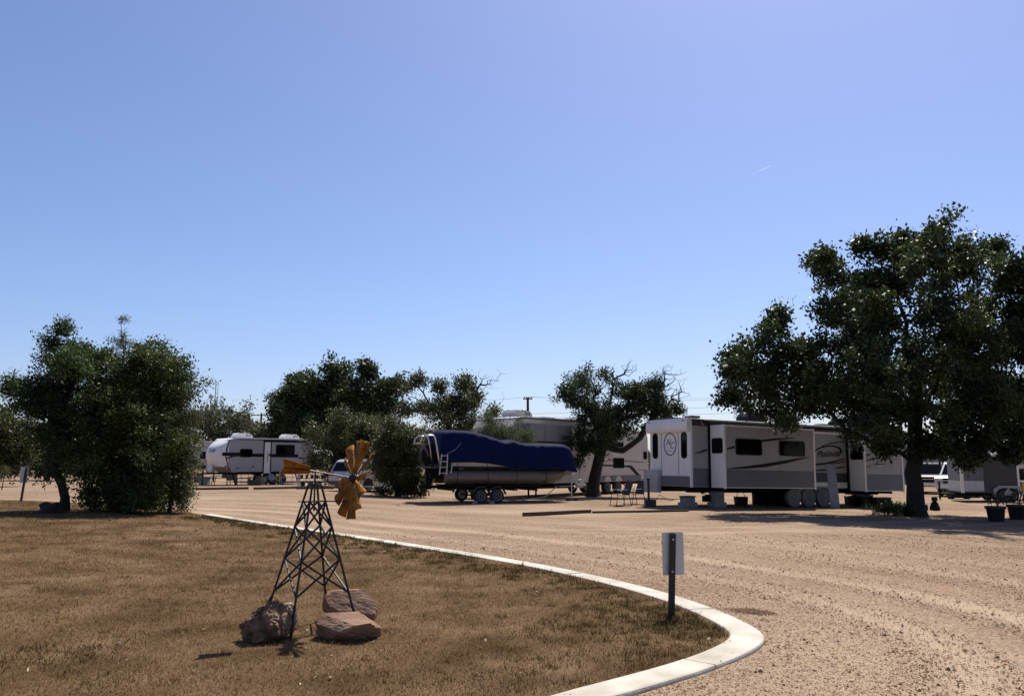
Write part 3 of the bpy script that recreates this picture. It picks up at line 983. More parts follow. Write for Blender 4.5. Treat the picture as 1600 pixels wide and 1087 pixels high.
# the pair on the lawn at the left
plant('leaning_tree', 'small tree with a bare leaning trunk at the lawn edge', 'tree', 21.0, 106, [(100, 775), (88, 735), (84, 700), (86, 660)],
      [(95, 600, 62, 55, -.3, 1.), (60, 615, 48, 30, 0, .7), (25, 605, 20, 22, 0, .4), (120, 560, 55, 38, .2, .9), (95, 535, 35, 20, 0, .5), (70, 655, 45, 40, 0, .8), (115, 660, 55, 55, .2, .9), (130, 710, 45, 38, .2, .7), (70, 700, 28, 25, 0, .5)],
      430, 95, .115, .085, LM['elm'], .11, 21, limbs=([(86, 680), (60, 630), (30, 612)], [(85, 670), (110, 600, .3), (120, 550, .2)]), first=.55, asp=.38, zmin=.9, clump=9)
plant('bushy_tree', 'dense round tree with foliage down to the lawn', 'tree', 21.4, 188, [(186, 770), (190, 730), (195, 690)],
      [(205, 590, 62, 55, 0, 1.1), (240, 625, 52, 62, -.2, 1.1), (200, 680, 75, 70, -.5, 1.2), (245, 700, 50, 60, 0, 1.), (175, 745, 58, 48, -.2, .9), (235, 765, 48, 32, -.2, .8), (265, 610, 25, 40, 0, .5), (160, 560, 30, 30, 0, .6), (160, 640, 40, 60, 0, .9), (190, 780, 60, 20, -.2, .8), (165, 778, 26, 22, -.1, .6), (250, 782, 30, 18, -.1, .6), (225, 784, 30, 16, -.4, .6)],
      680, 130, .13, .075, LM['juniper'], .12, 22, limbs=([(188, 760), (230, 700, .2), (245, 640)], [(188, 760), (160, 690), (160, 600)]), first=.15, zmin=.12)
plant('sapling', 'thin pale sprig rising above the bushy trees', 'sapling', 22.4, 196, [(195, 700), (193, 600), (190, 525)],
      [(189, 508, 8, 18, 0, .2), (190, 525, 9, 20, 0, .2), (200, 550, 20, 18, 0, .4), (178, 545, 12, 14, 0, .3)], 60, 26, .07, .05, LM['sage'], .03, 23, first=.75, zmin=2, up=.5)
plant('fine_shrub', 'yellowish feathery shrub beside the bushy tree', 'shrub', 22.0, 268, [(270, 740), (272, 690)],
      [(280, 690, 26, 55, 0, .6), (268, 745, 30, 32, 0, .6), (270, 778, 24, 18, 0, .5), (292, 740, 14, 36, 0, .4), (280, 570, 13, 30, 0, .3, .6), (285, 630, 18, 40, 0, .4)], 300, 95, .1, .05, LM['olive'], .045, 24, first=.1, zmin=.1, up=.3)

# middle distance
plant('round_oak', 'dark rounded oak behind the white travel trailer', 'tree', 62, 528, [(528, 720), (526, 690), (524, 660)],
      [(480, 608, 36, 28, 0, 1.6), (535, 592, 32, 24, 0, 1.4), (590, 600, 34, 26, 0, 1.5), (610, 620, 18, 20, 0, .8), (520, 630, 60, 35, 0, 2.2), (460, 645, 36, 34, 0, 1.8), (580, 640, 38, 30, 0, 1.8), (440, 675, 26, 26, 0, 1.3), (500, 670, 55, 30, -1, 2), (572, 578, 10, 10, 0, .5)],
      620, 90, .30, .22, LM['oak'], .35, 31, limbs=([(524, 670), (480, 630), (475, 600)], [(524, 670), (570, 630), (595, 600)]), first=.6, zmin=1)
plant('green_bush', 'rounded green bush behind the white car', 'bush', 47, 545, [(545, 735), (545, 710)],
      [(545, 675, 55, 33, 0, 1.6), (515, 690, 34, 36, 0, 1.3), (580, 690, 40, 35, 0, 1.4), (520, 730, 36, 24, 0, 1.2), (560, 710, 50, 30, 0, 1.4)],
      300, 120, .20, .12, LM['olive'], .12, 32, first=.1, zmin=.15)
plant('dark_bush', 'leafy bush in front of the parked car beside the boat', 'bush', 38.5, 622, [(622, 760), (620, 735)],
      [(628, 695, 34, 36, 0, 1.), (612, 735, 28, 32, 0, .9), (640, 740, 26, 30, 0, .9), (655, 700, 22, 28, 0, .7), (602, 695, 20, 30, 0, .6), (597, 735, 14, 26, 0, .5), (615, 766, 26, 12, -.2, .7), (645, 766, 26, 12, 0, .7), (630, 755, 34, 16, .2, .8)],
      360, 110, .16, .10, LM['olive'], .10, 33, first=.05, zmin=.08)
plant('thin_oak', 'thin half bare oak standing behind the covered boat', 'tree', 60, 705, [(704, 720), (702, 690), (700, 660)],
      [(655, 605, 28, 18, 0, 1.2), (685, 592, 20, 14, 0, .8), (722, 597, 24, 20, 0, 1.), (735, 625, 30, 22, 0, 1.4), (690, 640, 40, 26, 0, 1.6), (655, 640, 26, 24, 0, 1.2), (770, 648, 24, 12, 0, 1.), (715, 655, 45, 22, 0, 1.6)],
      230, 80, .26, .17, LM['olive'], .26, 34, limbs=([(700, 665), (730, 630), (750, 600)], [(700, 665), (670, 630), (655, 605)]), bare=[(770, 598, 22, 24, 0, 1.), (640, 620, 20, 20, 0, .8)], nbare=60, first=.6, zmin=1)
plant('feathery_bush', 'pale green feathery bush in front of the fifth wheel trailer', 'bush', 36.4, 778, [(778, 735), (778, 705)],
      [(775, 678, 40, 22, 0, .9), (800, 690, 34, 20, 0, .8), (745, 695, 26, 20, 0, .7), (770, 715, 48, 25, 0, .9)],
      230, 110, .15, .12, LM['willow'], .08, 35, first=.1, zmin=.3, asp=.16, up=1.6)
plant('leaning_oak', 'forked oak with bare dead twigs behind the boat hitch', 'tree', 41, 926, [(930, 745), (936, 715), (944, 696)],
      [(905, 605, 34, 26, 0, 1.2), (885, 620, 18, 20, 0, .7), (945, 600, 30, 28, 0, 1.), (920, 640, 42, 26, 0, 1.2), (915, 680, 34, 26, -.5, 1.), (945, 660, 40, 30, 0, 1.2), (985, 630, 32, 24, 0, 1., 2.2), (1005, 612, 26, 20, 0, .8, 2.4), (965, 680, 20, 18, 0, .8), (1045, 640, 22, 16, 0, .8, 2.2), (1025, 600, 20, 20, 0, .7, 1.6), (900, 705, 24, 20, -.8, .6), (950, 690, 26, 20, -.9, .6), (925, 705, 26, 16, -.9, .5), (970, 655, 30, 20, -.3, .8, 1.6), (1015, 645, 24, 20, 0, .8, 2)],
      430, 80, .16, .12, LM['oak'], .31, 36, limbs=([(944, 696), (925, 650), (905, 620)], [(944, 696), (975, 705), (1000, 685), (1018, 655), (1025, 620)], [(944, 696), (950, 640), (960, 600)]), bare=[(1042, 600, 28, 32, 0, .9, 1.6), (985, 575, 18, 18, 0, .6), (1060, 620, 16, 20, 0, .6), (955, 575, 14, 10, 0, .4)], nbare=230, first=.6, zmin=1.2, wood='bark', flare=1.3, clump=6)
# far trees
def far_tree(px, Y, lobes, label, seed, lm='mesquite', n_=150, per=70, name='far_tree', sig=.4, leaf=.24, top=690):
    return plant(name, label, 'tree', Y, px, [(px, 718), (px + 2, top)], lobes, n_, per, sig, leaf, LM[lm], .18, seed, first=.5, zmin=.6, group='trees along the far edge', wood='greybark')
far_tree(352, 76, [(345, 655, 45, 26, 0, 2.5), (320, 665, 26, 26, 0, 2), (378, 662, 22, 22, 0, 1.6), (345, 690, 40, 20, 0, 2)], 'pale open mesquite tree above the white travel trailer', 41, n_=200, per=45)
far_tree(398, 95, [(395, 680, 16, 18, 0, 1.5), (415, 685, 14, 14, 0, 1.4)], 'small pale tree below the utility poles', 42, n_=60)
far_tree(-6, 46, [(0, 690, 38, 34, 0, 2), (20, 700, 26, 34, 0, 1.5), (0, 660, 25, 14, 0, 1.2), (-30, 680, 40, 40, 0, 2)], 'olive tree cut by the edge beyond the small road sign', 43, 'olive', n_=260, per=90, sig=.28, leaf=.17)
far_tree(75, 64, [(60, 690, 35, 32, 0, 2), (100, 690, 40, 36, 0, 2), (140, 700, 40, 30, 0, 2), (85, 725, 60, 16, 0, 2)], 'dark far tree seen behind the leaning trunk', 44, 'oak', n_=240, per=80, sig=.35, leaf=.22)
plant('bare_tree', 'leafless far tree over the trailer roof', 'tree', 72, 1165, [(1165, 700), (1166, 672)], [(1195, 640, 14, 12, 0, .8)], 14, 10, .2, .14, LM['mesquite'], .12, 45, bare=[(1160, 640, 30, 18, 0, 1.4), (1195, 650, 20, 22, 0, 1.2)], nbare=130, first=.7, zmin=1, wood='greybark')
far_tree(700, 85, [(690, 690, 60, 24, 0, 4), (760, 700, 40, 18, 0, 3)], 'low hazy tree far behind the covered boat', 46, n_=160, sig=.6, leaf=.35)
far_tree(1650, 60, [(1650, 640, 70, 60, 0, 3), (1720, 660, 60, 50, 0, 3)], 'dark far tree just out at the edge behind the big oak', 47, 'oak', n_=160)
plant('seedling', 'knee high seedling on the gravel by the road sign', 'seedling', 40, 6, [(7, 738)], [(8, 738, 9, 7, 0, .3)], 26, 30, .09, .07, LM['olive'], .02, 48, first=.3, zmin=.05)
# wood along the horizon, one mass
g5 = np.random.default_rng(77)
cs = []
for a in np.linspace(-75, 75, 520):
    rr_ = 190 + 60 * g5.random()
    hh = 2.2 + 3.2 * abs(vnoise(np.array([a]), np.array([1.0]), .35, 3)[0]) + 1.2 * g5.random()
    for _ in range(9):
        cs.append((math.sin(R(a)) * rr_ + g5.normal() * 2, math.cos(R(a)) * rr_ + g5.normal() * 4, .3 + hh * g5.random() ** .8))
v, f, t = leaf_cloud(np.array(cs), .8, 12, 1.3, 78)
tag(npmesh('treeline', v, f, LM['mesquite'], tint=t), 'low scrub woodland along the horizon', 'woodland', kind='stuff')
# ================================================================== trailers
def siding(name, mat, parent, x0, x1, z0, z1, y, pitch=.10, dep=.012, out=-1):
    """a lapped metal wall: every course kicks out at its lower edge"""
    n_ = max(1, round((z1 - z0) / pitch)); p = (z1 - z0) / n_
    rows = []
    for k in range(n_):
        za, zb_ = z0 + k * p, z0 + (k + 1) * p
        rows += [[(x0, y, za), (x1, y, za)], [(x0, y + out * dep, za + .002), (x1, y + out * dep, za + .002)], [(x0, y + out * .002, zb_ - .001), (x1, y + out * .002, zb_ - .001)]]
    return MB().grid(rows).build(name, mat, parent)

def swoosh(fr, parent, pts, off, name='stripe', mat='black', th=.006):
    """a painted stripe: pts are (px, top, bottom) along its length"""
    up = [fr.uv(a, b_, off) for a, b_, c in pts]; lo = [fr.uv(a, c, off) for a, b_, c in pts]
    return MB().prism(up + lo[::-1], off - .002, off - .002 - th).build(name, mat, parent)

def fan_unit(parent, x, y, z, l_, w_, h_, mat, name='air_conditioner'):
    p = [(x - l_ / 2, z), (x - l_ / 2 + .04, z + h_ * .6), (x - l_ / 2 + .18, z + h_), (x + l_ / 2 - .22, z + h_ * .96), (x + l_ / 2 - .05, z + h_ * .55), (x + l_ / 2, z)]
    o = MB().prism(p, y - w_ / 2, y + w_ / 2).build(name, mat, parent, bevel=.04)
    for k in range(4):
        blk('louvre', 'black', o, x + l_ * (.08 + .08 * k), x + l_ * (.11 + .08 * k), y - w_ * .38, y - w_ / 2 - .012, z + h_ * .35, z + h_ * .75)
    return o

def pier(loc, rz, nlay=3, label='', group=None, cap=True):
    """stack of hollow concrete blocks"""
    e = empty('block_pier', Matrix.Translation(loc) @ Matrix.Rotation(R(rz), 4, 'Z'), label, 'block pier', group)
    z = 0
    for k in range(nlay):
        w_ = .40 if k else .60
        mb = MB()
        mb.box(-w_ / 2, w_ / 2, -.2, -.165, z, z + .19).box(-w_ / 2, w_ / 2, .165, .2, z, z + .19)
        for q in (-w_ / 2, -.02, w_ / 2 - .04): mb.box(q, q + .04, -.165, .165, z, z + .19)
        mb.build('concrete_block', 'concrete', e)
        z += .193
    if cap: blk('wood_shim', 'timber', e, -.24, .24, -.2, .2, z, z + .04)
    return e, z

# ------------------------------------------------------------------ pale trailer with two slide-outs, under the oak
O = Vector((6.62, 30.0, 0)); O.z = tz(O.x, O.y)
fr = Fr(O, 26, 1.1)
rv = empty('slide_out_trailer', fr.M, 'white and grey trailer with two slide-outs and a round emblem, under the big oak', 'trailer')
W_ = 2.55
L_ = fr.uv(1401, 672)[0]; zt_ = fr.uv(1075, 652)[1]; zb_ = fr.uv(1076, 761)[1]
body = MB().box(0, L_, 0, W_, zb_ + .02, zt_ - .03).build('body', 'white', rv, bevel=.03)
# roof sheet, slightly crowned
rows = [[(x, y, zt_ - .03 + .09 * math.sin(math.pi * (y + .03) / (W_ + .06))) for y in np.linspace(-.03, W_ + .03, 9)] for x in (-.02, L_ + .02)]
MB().grid(rows).build('roof', 'white', rv, smooth=True)
zg = fr.uv(1095, 731)[1]                                   # top of the grey skirt
xs = fr.uv(1106, 700)[0]
siding('siding', 'palegrey', rv, .08, xs, zg, fr.uv(1090, 664)[1], -.004)
siding('siding', 'midgrey', rv, .08, xs, zb_ + .03, zg, -.004)
siding('siding', 'palegrey', rv, fr.uv(1274, 700)[0], fr.uv(1321, 700)[0], fr.uv(1290, 738)[1], fr.uv(1290, 678)[1], -.004)
siding('siding', 'darkgrey', rv, fr.uv(1262, 700)[0], fr.uv(1321, 700)[0], fr.uv(1290, 753)[1], fr.uv(1290, 738)[1] - .003, -.006)
blk('corner_trim', 'white', rv, -.02, .07, -.016, .05, zb_, zt_ - .1)
blk('fascia', 'darkgrey', rv, .05, L_ - .05, -.03, .02, fr.uv(1090, 665)[1] + .01, zt_ - .04, .008)
aw = MB().tube([(.5, -.10, zt_ - .12), (L_ - .3, -.10, zt_ - .15)], .07, 10).build('awning_roll', 'black', rv)
for x in (.5, L_ - .3): blk('bracket', 'steel', aw, x - .03, x + .03, -.10, -.028, zt_ - .24, zt_ - .05)
swoosh(fr, rv, [(1086, 707.5, 708.5), (1096, 704, 706.5), (1105, 701, 703.5)], -.016)
# end wall facing left: rounded cap, two slim windows, emblem, grey skirt
ye = lambda px, py, off=0: fr.yz(px, py, off)
zc = fr.yz(1060, 675)[1]
capP = [(.0, zc), (-.16, zc + .02), (-.20, zc + .12), (-.19, zc + .36), (-.12, zc + .52), (.05, zt_ + .02), (.05, zc)]
MB().prism(capP, -.02, W_ + .02).build('end_cap', 'white', rv, bevel=.05)
for y0 in (.12, W_ - .26):
    blk('marker_light', 'amber', rv, -.205, -.19, y0, y0 + .14, zc + .40, zc + .45)
wz0, wz1 = fr.yz(1068, 716)[1], fr.yz(1068, 674)[1]
for y0 in (.22, W_ - .52): window(rv, y0, y0 + .33, wz0, wz1 - .02, -.002, 'x', .14, out=-1)
for y0 in (.72, 1.78): blk('seam', 'palegrey', rv, -.012, -.002, y0, y0 + .035, zb_ + .45, zc - .01)
blk('skirt', 'midgrey', rv, -.018, -.002, .03, W_ - .03, zb_ + .03, fr.yz(1050, 743)[1])
ec = (1.25, fr.yz(1040, 694)[1])
el = [(ec[0] + .40 * math.cos(a), ec[1] + .44 * math.sin(a)) for a in np.linspace(0, 2 * math.pi, 28, endpoint=False)]
eli = [(ec[0] + .36 * math.cos(a), ec[1] + .40 * math.sin(a)) for a in np.linspace(0, 2 * math.pi, 28, endpoint=False)]
em = MB().ring(el, eli, -.003, -.010, 'x').build('emblem', 'darkgrey', rv)
TX = Matrix(((0, 0, -1, 0), (-1, 0, 0, 0), (0, 1, 0, 0), (0, 0, 0, 1)))      # text facing local -x
text('lettering', 'N', .34, 'midgrey', em, Matrix.Translation((-.006, ec[0] + .12, ec[1] + .07)) @ TX, .35)
text('lettering', 'C', .36, 'midgrey', em, Matrix.Translation((-.006, ec[0] - .12, ec[1] - .06)) @ TX, .25)
blk('underline', 'midgrey', em, -.010, -.003, ec[0] - .14, ec[0] + .2, ec[1] - .265, ec[1] - .25)
# slide-outs
def slide(px0, pxf, px1, top, bot, dep, skirt, nm='slide_out'):
    x0 = fr.uv(px0, 700, 0)[0]; x1 = fr.uv(px1, 700, -dep)[0]
    z1 = fr.uv(pxf, top, -dep)[1]; z0 = fr.uv(pxf, bot, -dep)[1]; zs = fr.uv(pxf + 10, skirt, -dep)[1]
    s_ = MB().box(x0, x1, -dep, .01, z0, z1).build(nm, 'white', rv, bevel=.015)
    siding('siding', 'palegrey', s_, x0 + .1, x1 - .07, zs, z1 - .06, -dep - .004)
    siding('siding', 'midgrey', s_, x0 + .1, x1 - .07, z0 + .03, zs - .003, -dep - .006)
    blk('seal', 'black', s_, x0 - .07, x0 - .005, -.09, -.008, z0 - .02, z1 + .1)
    for x in (x0 - .012, x1 - .07):
        blk('trim', 'white', s_, x, x + .085, -dep - .022, -dep + .03, z0 - .03, z1 + .01)
    for k in (.3, .7): MB().box(x0 + (x1 - x0) * k - .04, x0 + (x1 - x0) * k + .04, -dep + .06, .3, z0 - .10, z0 - .004).build('slide_arm', 'chassis', s_)
    return s_, x0, x1, z0, z1, dep
sA, a0, a1, az0, az1, adep = slide(1108, 1131, 1272, 663, 762, .82, 733)
hw = lambda s_, x0, pa, pb, t, b_: window(s_, *[fr.yz(p, 700, x0)[0] for p in (pa, pb)], fr.yz((pa + pb) / 2, b_, x0)[1], fr.yz((pa + pb) / 2, t, x0)[1], x0 - .006, 'x', .09, out=-1)
hw(sA, a0, 1129.5, 1113, 684, 708)
def fw(s_, dep, p0, p1, t, b_):
    x0, z1 = fr.uv(p0, t, -dep); x1, z0 = fr.uv(p1, b_, -dep)
    return window(s_, x0, x1, z0, z1, -dep - .016, 'y', .09)
fw(sA, adep, 1148.5, 1190, 684.5, 711.5)
fw(sA, adep, 1216.5, 1257, 688, 713)
D = -adep - .017
swoosh(fr, sA, [(1136, 700, 702), (1142, 698, 701), (1148, 696.5, 699.5)], D)
swoosh(fr, sA, [(1190, 687, 690), (1205, 685, 688.5), (1225, 684, 686), (1241, 683.5, 684.2)], D)
swoosh(fr, sA, [(1136, 731.5, 732.5), (1165, 728, 732), (1195, 724, 729.5), (1230, 718.5, 723), (1263, 713.5, 714.5)], D)
sB, b0, b1, bz0, bz1, bdep = slide(1323, 1350, 1409, 679, 767, .84, 740)
hw(sB, b0, 1348.5, 1328.5, 694, 718)
D = -bdep - .017
swoosh(fr, sB, [(1353, 718.5, 720), (1365, 715.5, 717.5), (1377, 712.5, 713.3)], D)
swoosh(fr, sB, [(1353, 728.3, 729.3), (1360, 727.6, 728.8)], D)
swoosh(fr, sB, [(1364, 724.6, 725.4), (1372, 724, 725.6), (1384, 723.6, 724.2)], D)
swoosh(fr, sB, [(1360, 686.5, 687.5), (1380, 684.5, 686), (1398, 684.5, 685)], D)
# graphics between the slides
D = -.018
swoosh(fr, rv, [(1282, 697.5, 698.3), (1295, 692.5, 694), (1310, 689.5, 691), (1320, 688.5, 689.5)], D)
cx, cz = fr.uv(1292, 707); hx = fr.uv(1315, 707)[0] - cx; hz = (fr.uv(1292, 697)[1] - fr.uv(1292, 719)[1]) / 2
A = np.linspace(R(-50), R(165), 20)
MB().prism([(cx + hx * math.cos(a), cz + hz * math.sin(a) + .10 * math.cos(a)) for a in A] + [(cx + (hx - .11 * math.sin(max(0.02, (k / 19) * math.pi)) - .03) * math.cos(a), cz + (hz - .05) * math.sin(a) + .09 * math.cos(a)) for k, a in list(enumerate(A))[::-1]], D, D - .006).build('stripe', 'black', rv)
text('lettering', 'Platinum', .38, 'black', rv, Matrix.Translation((cx + .05, D - .004, cz - .04)) @ Matrix.Rotation(R(-4), 4, 'Y') @ UP_Y, .4)
swoosh(fr, rv, [(1273, 724, 726.5), (1290, 722.5, 725.5), (1305, 719.5, 722), (1320, 715.5, 716.5)], D)
swoosh(fr, rv, [(1298, 724.5, 725.3), (1310, 722, 723.6), (1320, 720, 721.5)], D)
swoosh(fr, rv, [(1273, 734, 735.6), (1290, 732.5, 735), (1306, 730, 732), (1320, 728.2, 729.6)], D)
# roof things
xa, za = fr.uv(1174, 657, 1.2); fan_unit(rv, xa, 1.2, za - .06, 1.0, .75, .34, 'black')
xa, za = fr.uv(1318, 664, 1.2); fan_unit(rv, xa, 1.2, za - .06, 1.0, .75, .32, 'black')
xa, za = fr.uv(1084, 648, .5); blk('roof_vent', 'darkgrey', rv, xa - .2, xa + .22, .4, .8, zt_ + .03, zt_ + .12, .02)
xa, za = fr.uv(1284, 660, .9); blk('roof_vent', 'darkgrey', rv, xa - .25, xa + .25, .7, 1.1, zt_ + .03, zt_ + .11, .02)
# chassis, wheels, jacks
ch = MB().box(.1, L_ - .1, .35, .47, zb_ - .2, zb_ + .015).box(.1, L_ - .1, W_ - .47, W_ - .35, zb_ - .2, zb_ + .015)
for x in np.linspace(.2, L_ - .2, 8): ch.box(x, x + .06, .35, W_ - .35, zb_ - .14, zb_ - .02)
ch.build('chassis', 'chassis', rv)
xw = [fr.uv(p, 780, 0)[0] for p in (1265, 1287)]
for x in xw:
    gz = fr.down(x, .1)
    wheel(rv, x, .12, gz + .33, .33, .21)
    wheel(rv, x, W_ - .12, gz + .33, .33, .21, out=1)
zf = fr.down(xw[0], 0) + .33
fp = []
for x in xw: fp += [(x + .44 * math.cos(a), zf + .44 * math.sin(a)) for a in np.linspace(math.pi * .95, math.pi * .05, 9)]
fp2 = [(xw[1] + .62, zf + .2), (xw[1] + .56, zf + .50), (xw[0] - .56, zf + .50), (xw[0] - .68, zf + .05)]
MB().prism(fp + fp2, -.05, .04).build('fender', 'palegrey', rv)
for x in (1.1, L_ - 2.3):                                         # scissor jacks
    gz = fr.down(x, .4); m_ = MB()
    for sgn in (-1, 1):
        m_.tube([(x - .35 * sgn, .42 + .05 * sgn, zb_ - .1), (x + .35 * sgn, .42 + .05 * sgn, (zb_ - .1 + gz + .4) / 2), (x - .1 * sgn, .42 + .05 * sgn, gz + .42)], .03, 5)
    m_.box(x - .18, x + .18, .3, .54, gz + .2, gz + .43); m_.build('jack', 'chassis', rv)

def loc(x, y):
    p = fr.M @ Vector((x, y, 0)); p.z = tz(p.x, p.y); return p
pier(loc(.25, .55), 26, 2, 'low block pier under the emblem end of the white and grey trailer', 'block piers under the trailer')
pier(loc(1.35, .2), 26, 3, 'tall block pier beside the first slide-out', 'block piers under the trailer')
# metal locker carried on the end wall
xx = -.15
ly0, lz1 = fr.yz(1028.5, 734, xx); ly1, lz0 = fr.yz(1006, 768, xx)
sb = MB().box(xx, -.02, ly0, min(ly1, ly0 + 1.0), lz0, lz1).build('storage_locker', 'galv', rv, bevel=.02)
blk('locker_door', 'galv', sb, xx - .012, xx - .001, ly0 + .06, min(ly1, ly0 + 1.0) - .06, lz0 + .06, lz1 - .06)
# black post on a planter tub
p = on_ground(1016, 791)
e = empty('post_in_tub', p, 'black post standing in a square tub beside the chairs', 'post')
MB().box(-.20, .20, -.2, .2, 0, .26).build('tub', 'terracotta', e, bevel=.02)
MB().tube([(-.05, 0, .262), (-.05, 0, 1.02)], .045, 8).build('post', 'iron', e)
MB().box(-.12, .02, -.07, .07, 1.02, 1.06).build('cap', 'iron', e)
MB().tube([(.2, 0, .2), (.35, .0, .45), (.75, .1, .22), (1.2, .2, .3)], .012, 5).build('hose', 'iron', e)
# tyre covers: pale round sheets hung over the wheels
for px, w_, nm in ((1243, 21, 'first pale wheel cover from the white plank, lowest of the three'), (1266, 21, 'middle pale wheel cover of the three below the fender'), (1289, 21, 'pale wheel cover half behind the white plank')):
    x, z = fr.uv(px, 776, -.25); gz = fr.down(x, -.25); r_ = .36
    pts = [(x + r_ * math.cos(a) * (1 + .04 * math.sin(3 * a)), gz + .38 + r_ * math.sin(a)) for a in np.linspace(0, 2 * math.pi, 18, endpoint=False)]
    o = MB().prism(pts, -.20, -.04).build('wheel_cover', 'vinyl', None, bevel=.05)
    o.matrix_world = fr.M
    tag(o, {1243: 'pale wheel cover farthest from the white plank', 1266: 'middle of the three pale wheel covers', 1289: 'pale wheel cover right behind the white plank'}[px], 'wheel cover', 'wheel covers under the trailer')
# white plank leaning on the trailer
x, z = fr.uv(1305, 794, -1.0)
gz = fr.down(x, -1.0)
o = MB().box(-.24, .24, -.02, .02, 0, 1.75).build('leaning_plank', 'bluegrey', None, bevel=.008)
o.matrix_world = fr.M @ Matrix.Translation((x, -1.0, gz + .006)) @ Matrix.Rotation(R(-13), 4, 'X') @ Matrix.Rotation(R(9), 4, 'Y')
tag(o, 'tall pale plank leaning against the trailer by the wheels', 'plank')
# dark drums and crates in the shade below the first slide-out
def drum(px, py, r_, h_, label, cat='drum', tyre=False, name='drum'):
    p = on_ground(px, py)
    e = empty(name, p, label, cat, 'dark drums below the slide-out')
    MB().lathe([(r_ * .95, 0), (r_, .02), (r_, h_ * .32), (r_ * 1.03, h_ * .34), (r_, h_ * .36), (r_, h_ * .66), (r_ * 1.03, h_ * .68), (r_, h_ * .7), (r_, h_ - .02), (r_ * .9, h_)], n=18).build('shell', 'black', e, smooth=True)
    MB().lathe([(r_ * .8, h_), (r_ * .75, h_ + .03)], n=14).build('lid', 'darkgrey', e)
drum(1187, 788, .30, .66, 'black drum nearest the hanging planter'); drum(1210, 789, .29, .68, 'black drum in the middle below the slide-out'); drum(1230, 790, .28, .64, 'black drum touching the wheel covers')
p = on_ground(1158, 790)
e = empty('handled_basket', p, 'black square basket with a tall wire handle below the slide-out', 'basket')
MB().prism([(-.2, 0), (.2, 0), (.24, .36), (-.24, .36)], -.2, .2).build('basket', 'black', e)
MB().tube([(-.18, 0, .36), (-.05, 0, .62), (0, 0, .66), (.05, 0, .62), (.18, 0, .36)], .012, 6).build('handle', 'iron', e)
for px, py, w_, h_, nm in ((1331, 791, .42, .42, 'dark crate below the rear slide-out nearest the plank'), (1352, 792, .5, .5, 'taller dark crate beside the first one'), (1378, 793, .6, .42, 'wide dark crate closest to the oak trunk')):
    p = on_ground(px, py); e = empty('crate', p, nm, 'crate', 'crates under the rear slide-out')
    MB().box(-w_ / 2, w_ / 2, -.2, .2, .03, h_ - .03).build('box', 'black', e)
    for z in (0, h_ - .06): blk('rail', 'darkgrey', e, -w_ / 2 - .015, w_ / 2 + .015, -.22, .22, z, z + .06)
# folding step
x, z = fr.uv(1335, 765, -.4)
o = MB().box(x - .45, x + 1.2, -.55, -.3, zb_ - .22, zb_ - .17).tube([(x + .5, -.5, zb_ - .02), (x + 1.1, -.45, zb_ - .2), (x + 1.5, -.4, zb_ - .02)], .02, 5).build('folding_step', 'chassis', rv)

# ------------------------------------------------------------------ two chairs by the gravel
def chair(px, py, rz, label):
    p = on_ground(px, py)
    e = empty('patio_chair', Matrix.Translation(p) @ Matrix.Rotation(R(rz), 4, 'Z'), label, 'chair', 'patio chairs beside the trailer')
    for s_ in (-1, 1):
        x = .29 * s_
        MB().tube([(x, -.34, 0), (x, -.30, .02), (x, -.22, .42)], .014, 6).build('leg', 'iron', e)
        MB().tube([(x, .34, 0), (x, .26, .42)], .014, 6).build('leg', 'iron', e)
        MB().tube([(x, -.24, .42), (x, -.25, .60), (x, .18, .62), (x, .27, .58)], .014, 6).build('armrest', 'iron', e)
        MB().tube([(x, -.33, .025), (x, .33, .025)], .012, 6).build('runner', 'iron', e)
    MB().tube([(-.29, .25, .40), (-.29, .46, .98), (-.2, .47, 1.0), (.2, .47, 1.0), (.29, .46, .98), (.29, .25, .40)], .014, 6).build('back_frame', 'iron', e)
    MB().grid([[(x, y, z) for x in (-.28, -.1, .1, .28)] for y, z in ((.25, .41), (.30, .56), (.37, .75), (.45, .96))]).build('backrest', 'fabric', e)
    MB().grid([[(x, y, z + (-.02 if abs(x) < .2 else 0)) for x in (-.28, -.1, .1, .28)] for y, z in ((-.24, .43), (0, .40), (.26, .40))]).build('seat', 'fabric', e)
chair(969, 790, -72, 'patio chair standing farther from the trailer'); chair(991, 788, -64, 'patio chair next to the black post')

# ------------------------------------------------------------------ cream fifth wheel trailer, behind the boat
O = Vector((at(800, 725, 38).x, 38, 0)); O.z = tz(O.x, O.y)
f5 = Fr(O, 51, 0)
r5 = empty('fifth_wheel_trailer', f5.M, 'long cream fifth wheel trailer behind the covered boat and leaning oak', 'trailer')
W5 = 2.5; L5 = f5.uv(1012, 690)[0]
zt5 = f5.uv(803, 650)[1]; ze5 = f5.uv(1005, 677)[1]; zb5 = f5.uv(985, 751)[1]
xm = f5.uv(960, 665)[0]; zm = f5.uv(960, 665)[1]
prof5 = [(0, 1.3), (.0, zt5 - .5), (.35, zt5 - .08), (.9, zt5), (xm * .6, zt5 + .02), (xm, zm), (L5 - .15, ze5), (L5, ze5 - .25), (L5, zb5), (2.9, zb5), (2.6, 1.3)]
MB().prism(prof5, 0, W5).build('body', 'cream', r5, bevel=.05)
rl = [(.35, zt5 - .05), (.9, zt5 + .03), (xm * .6, zt5 + .05), (xm, zm + .03), (L5 - .15, ze5 + .03)]
MB().prism(rl + [(a, b_ - .05) for a, b_ in rl[::-1]], -.03, W5 + .03).build('roof_edge', 'white', r5)
MB().prism([(a, b_ - .052) for a, b_ in rl] + [(a, b_ - .10) for a, b_ in rl[::-1]], -.028, 0.01).build('gutter', 'black', r5)
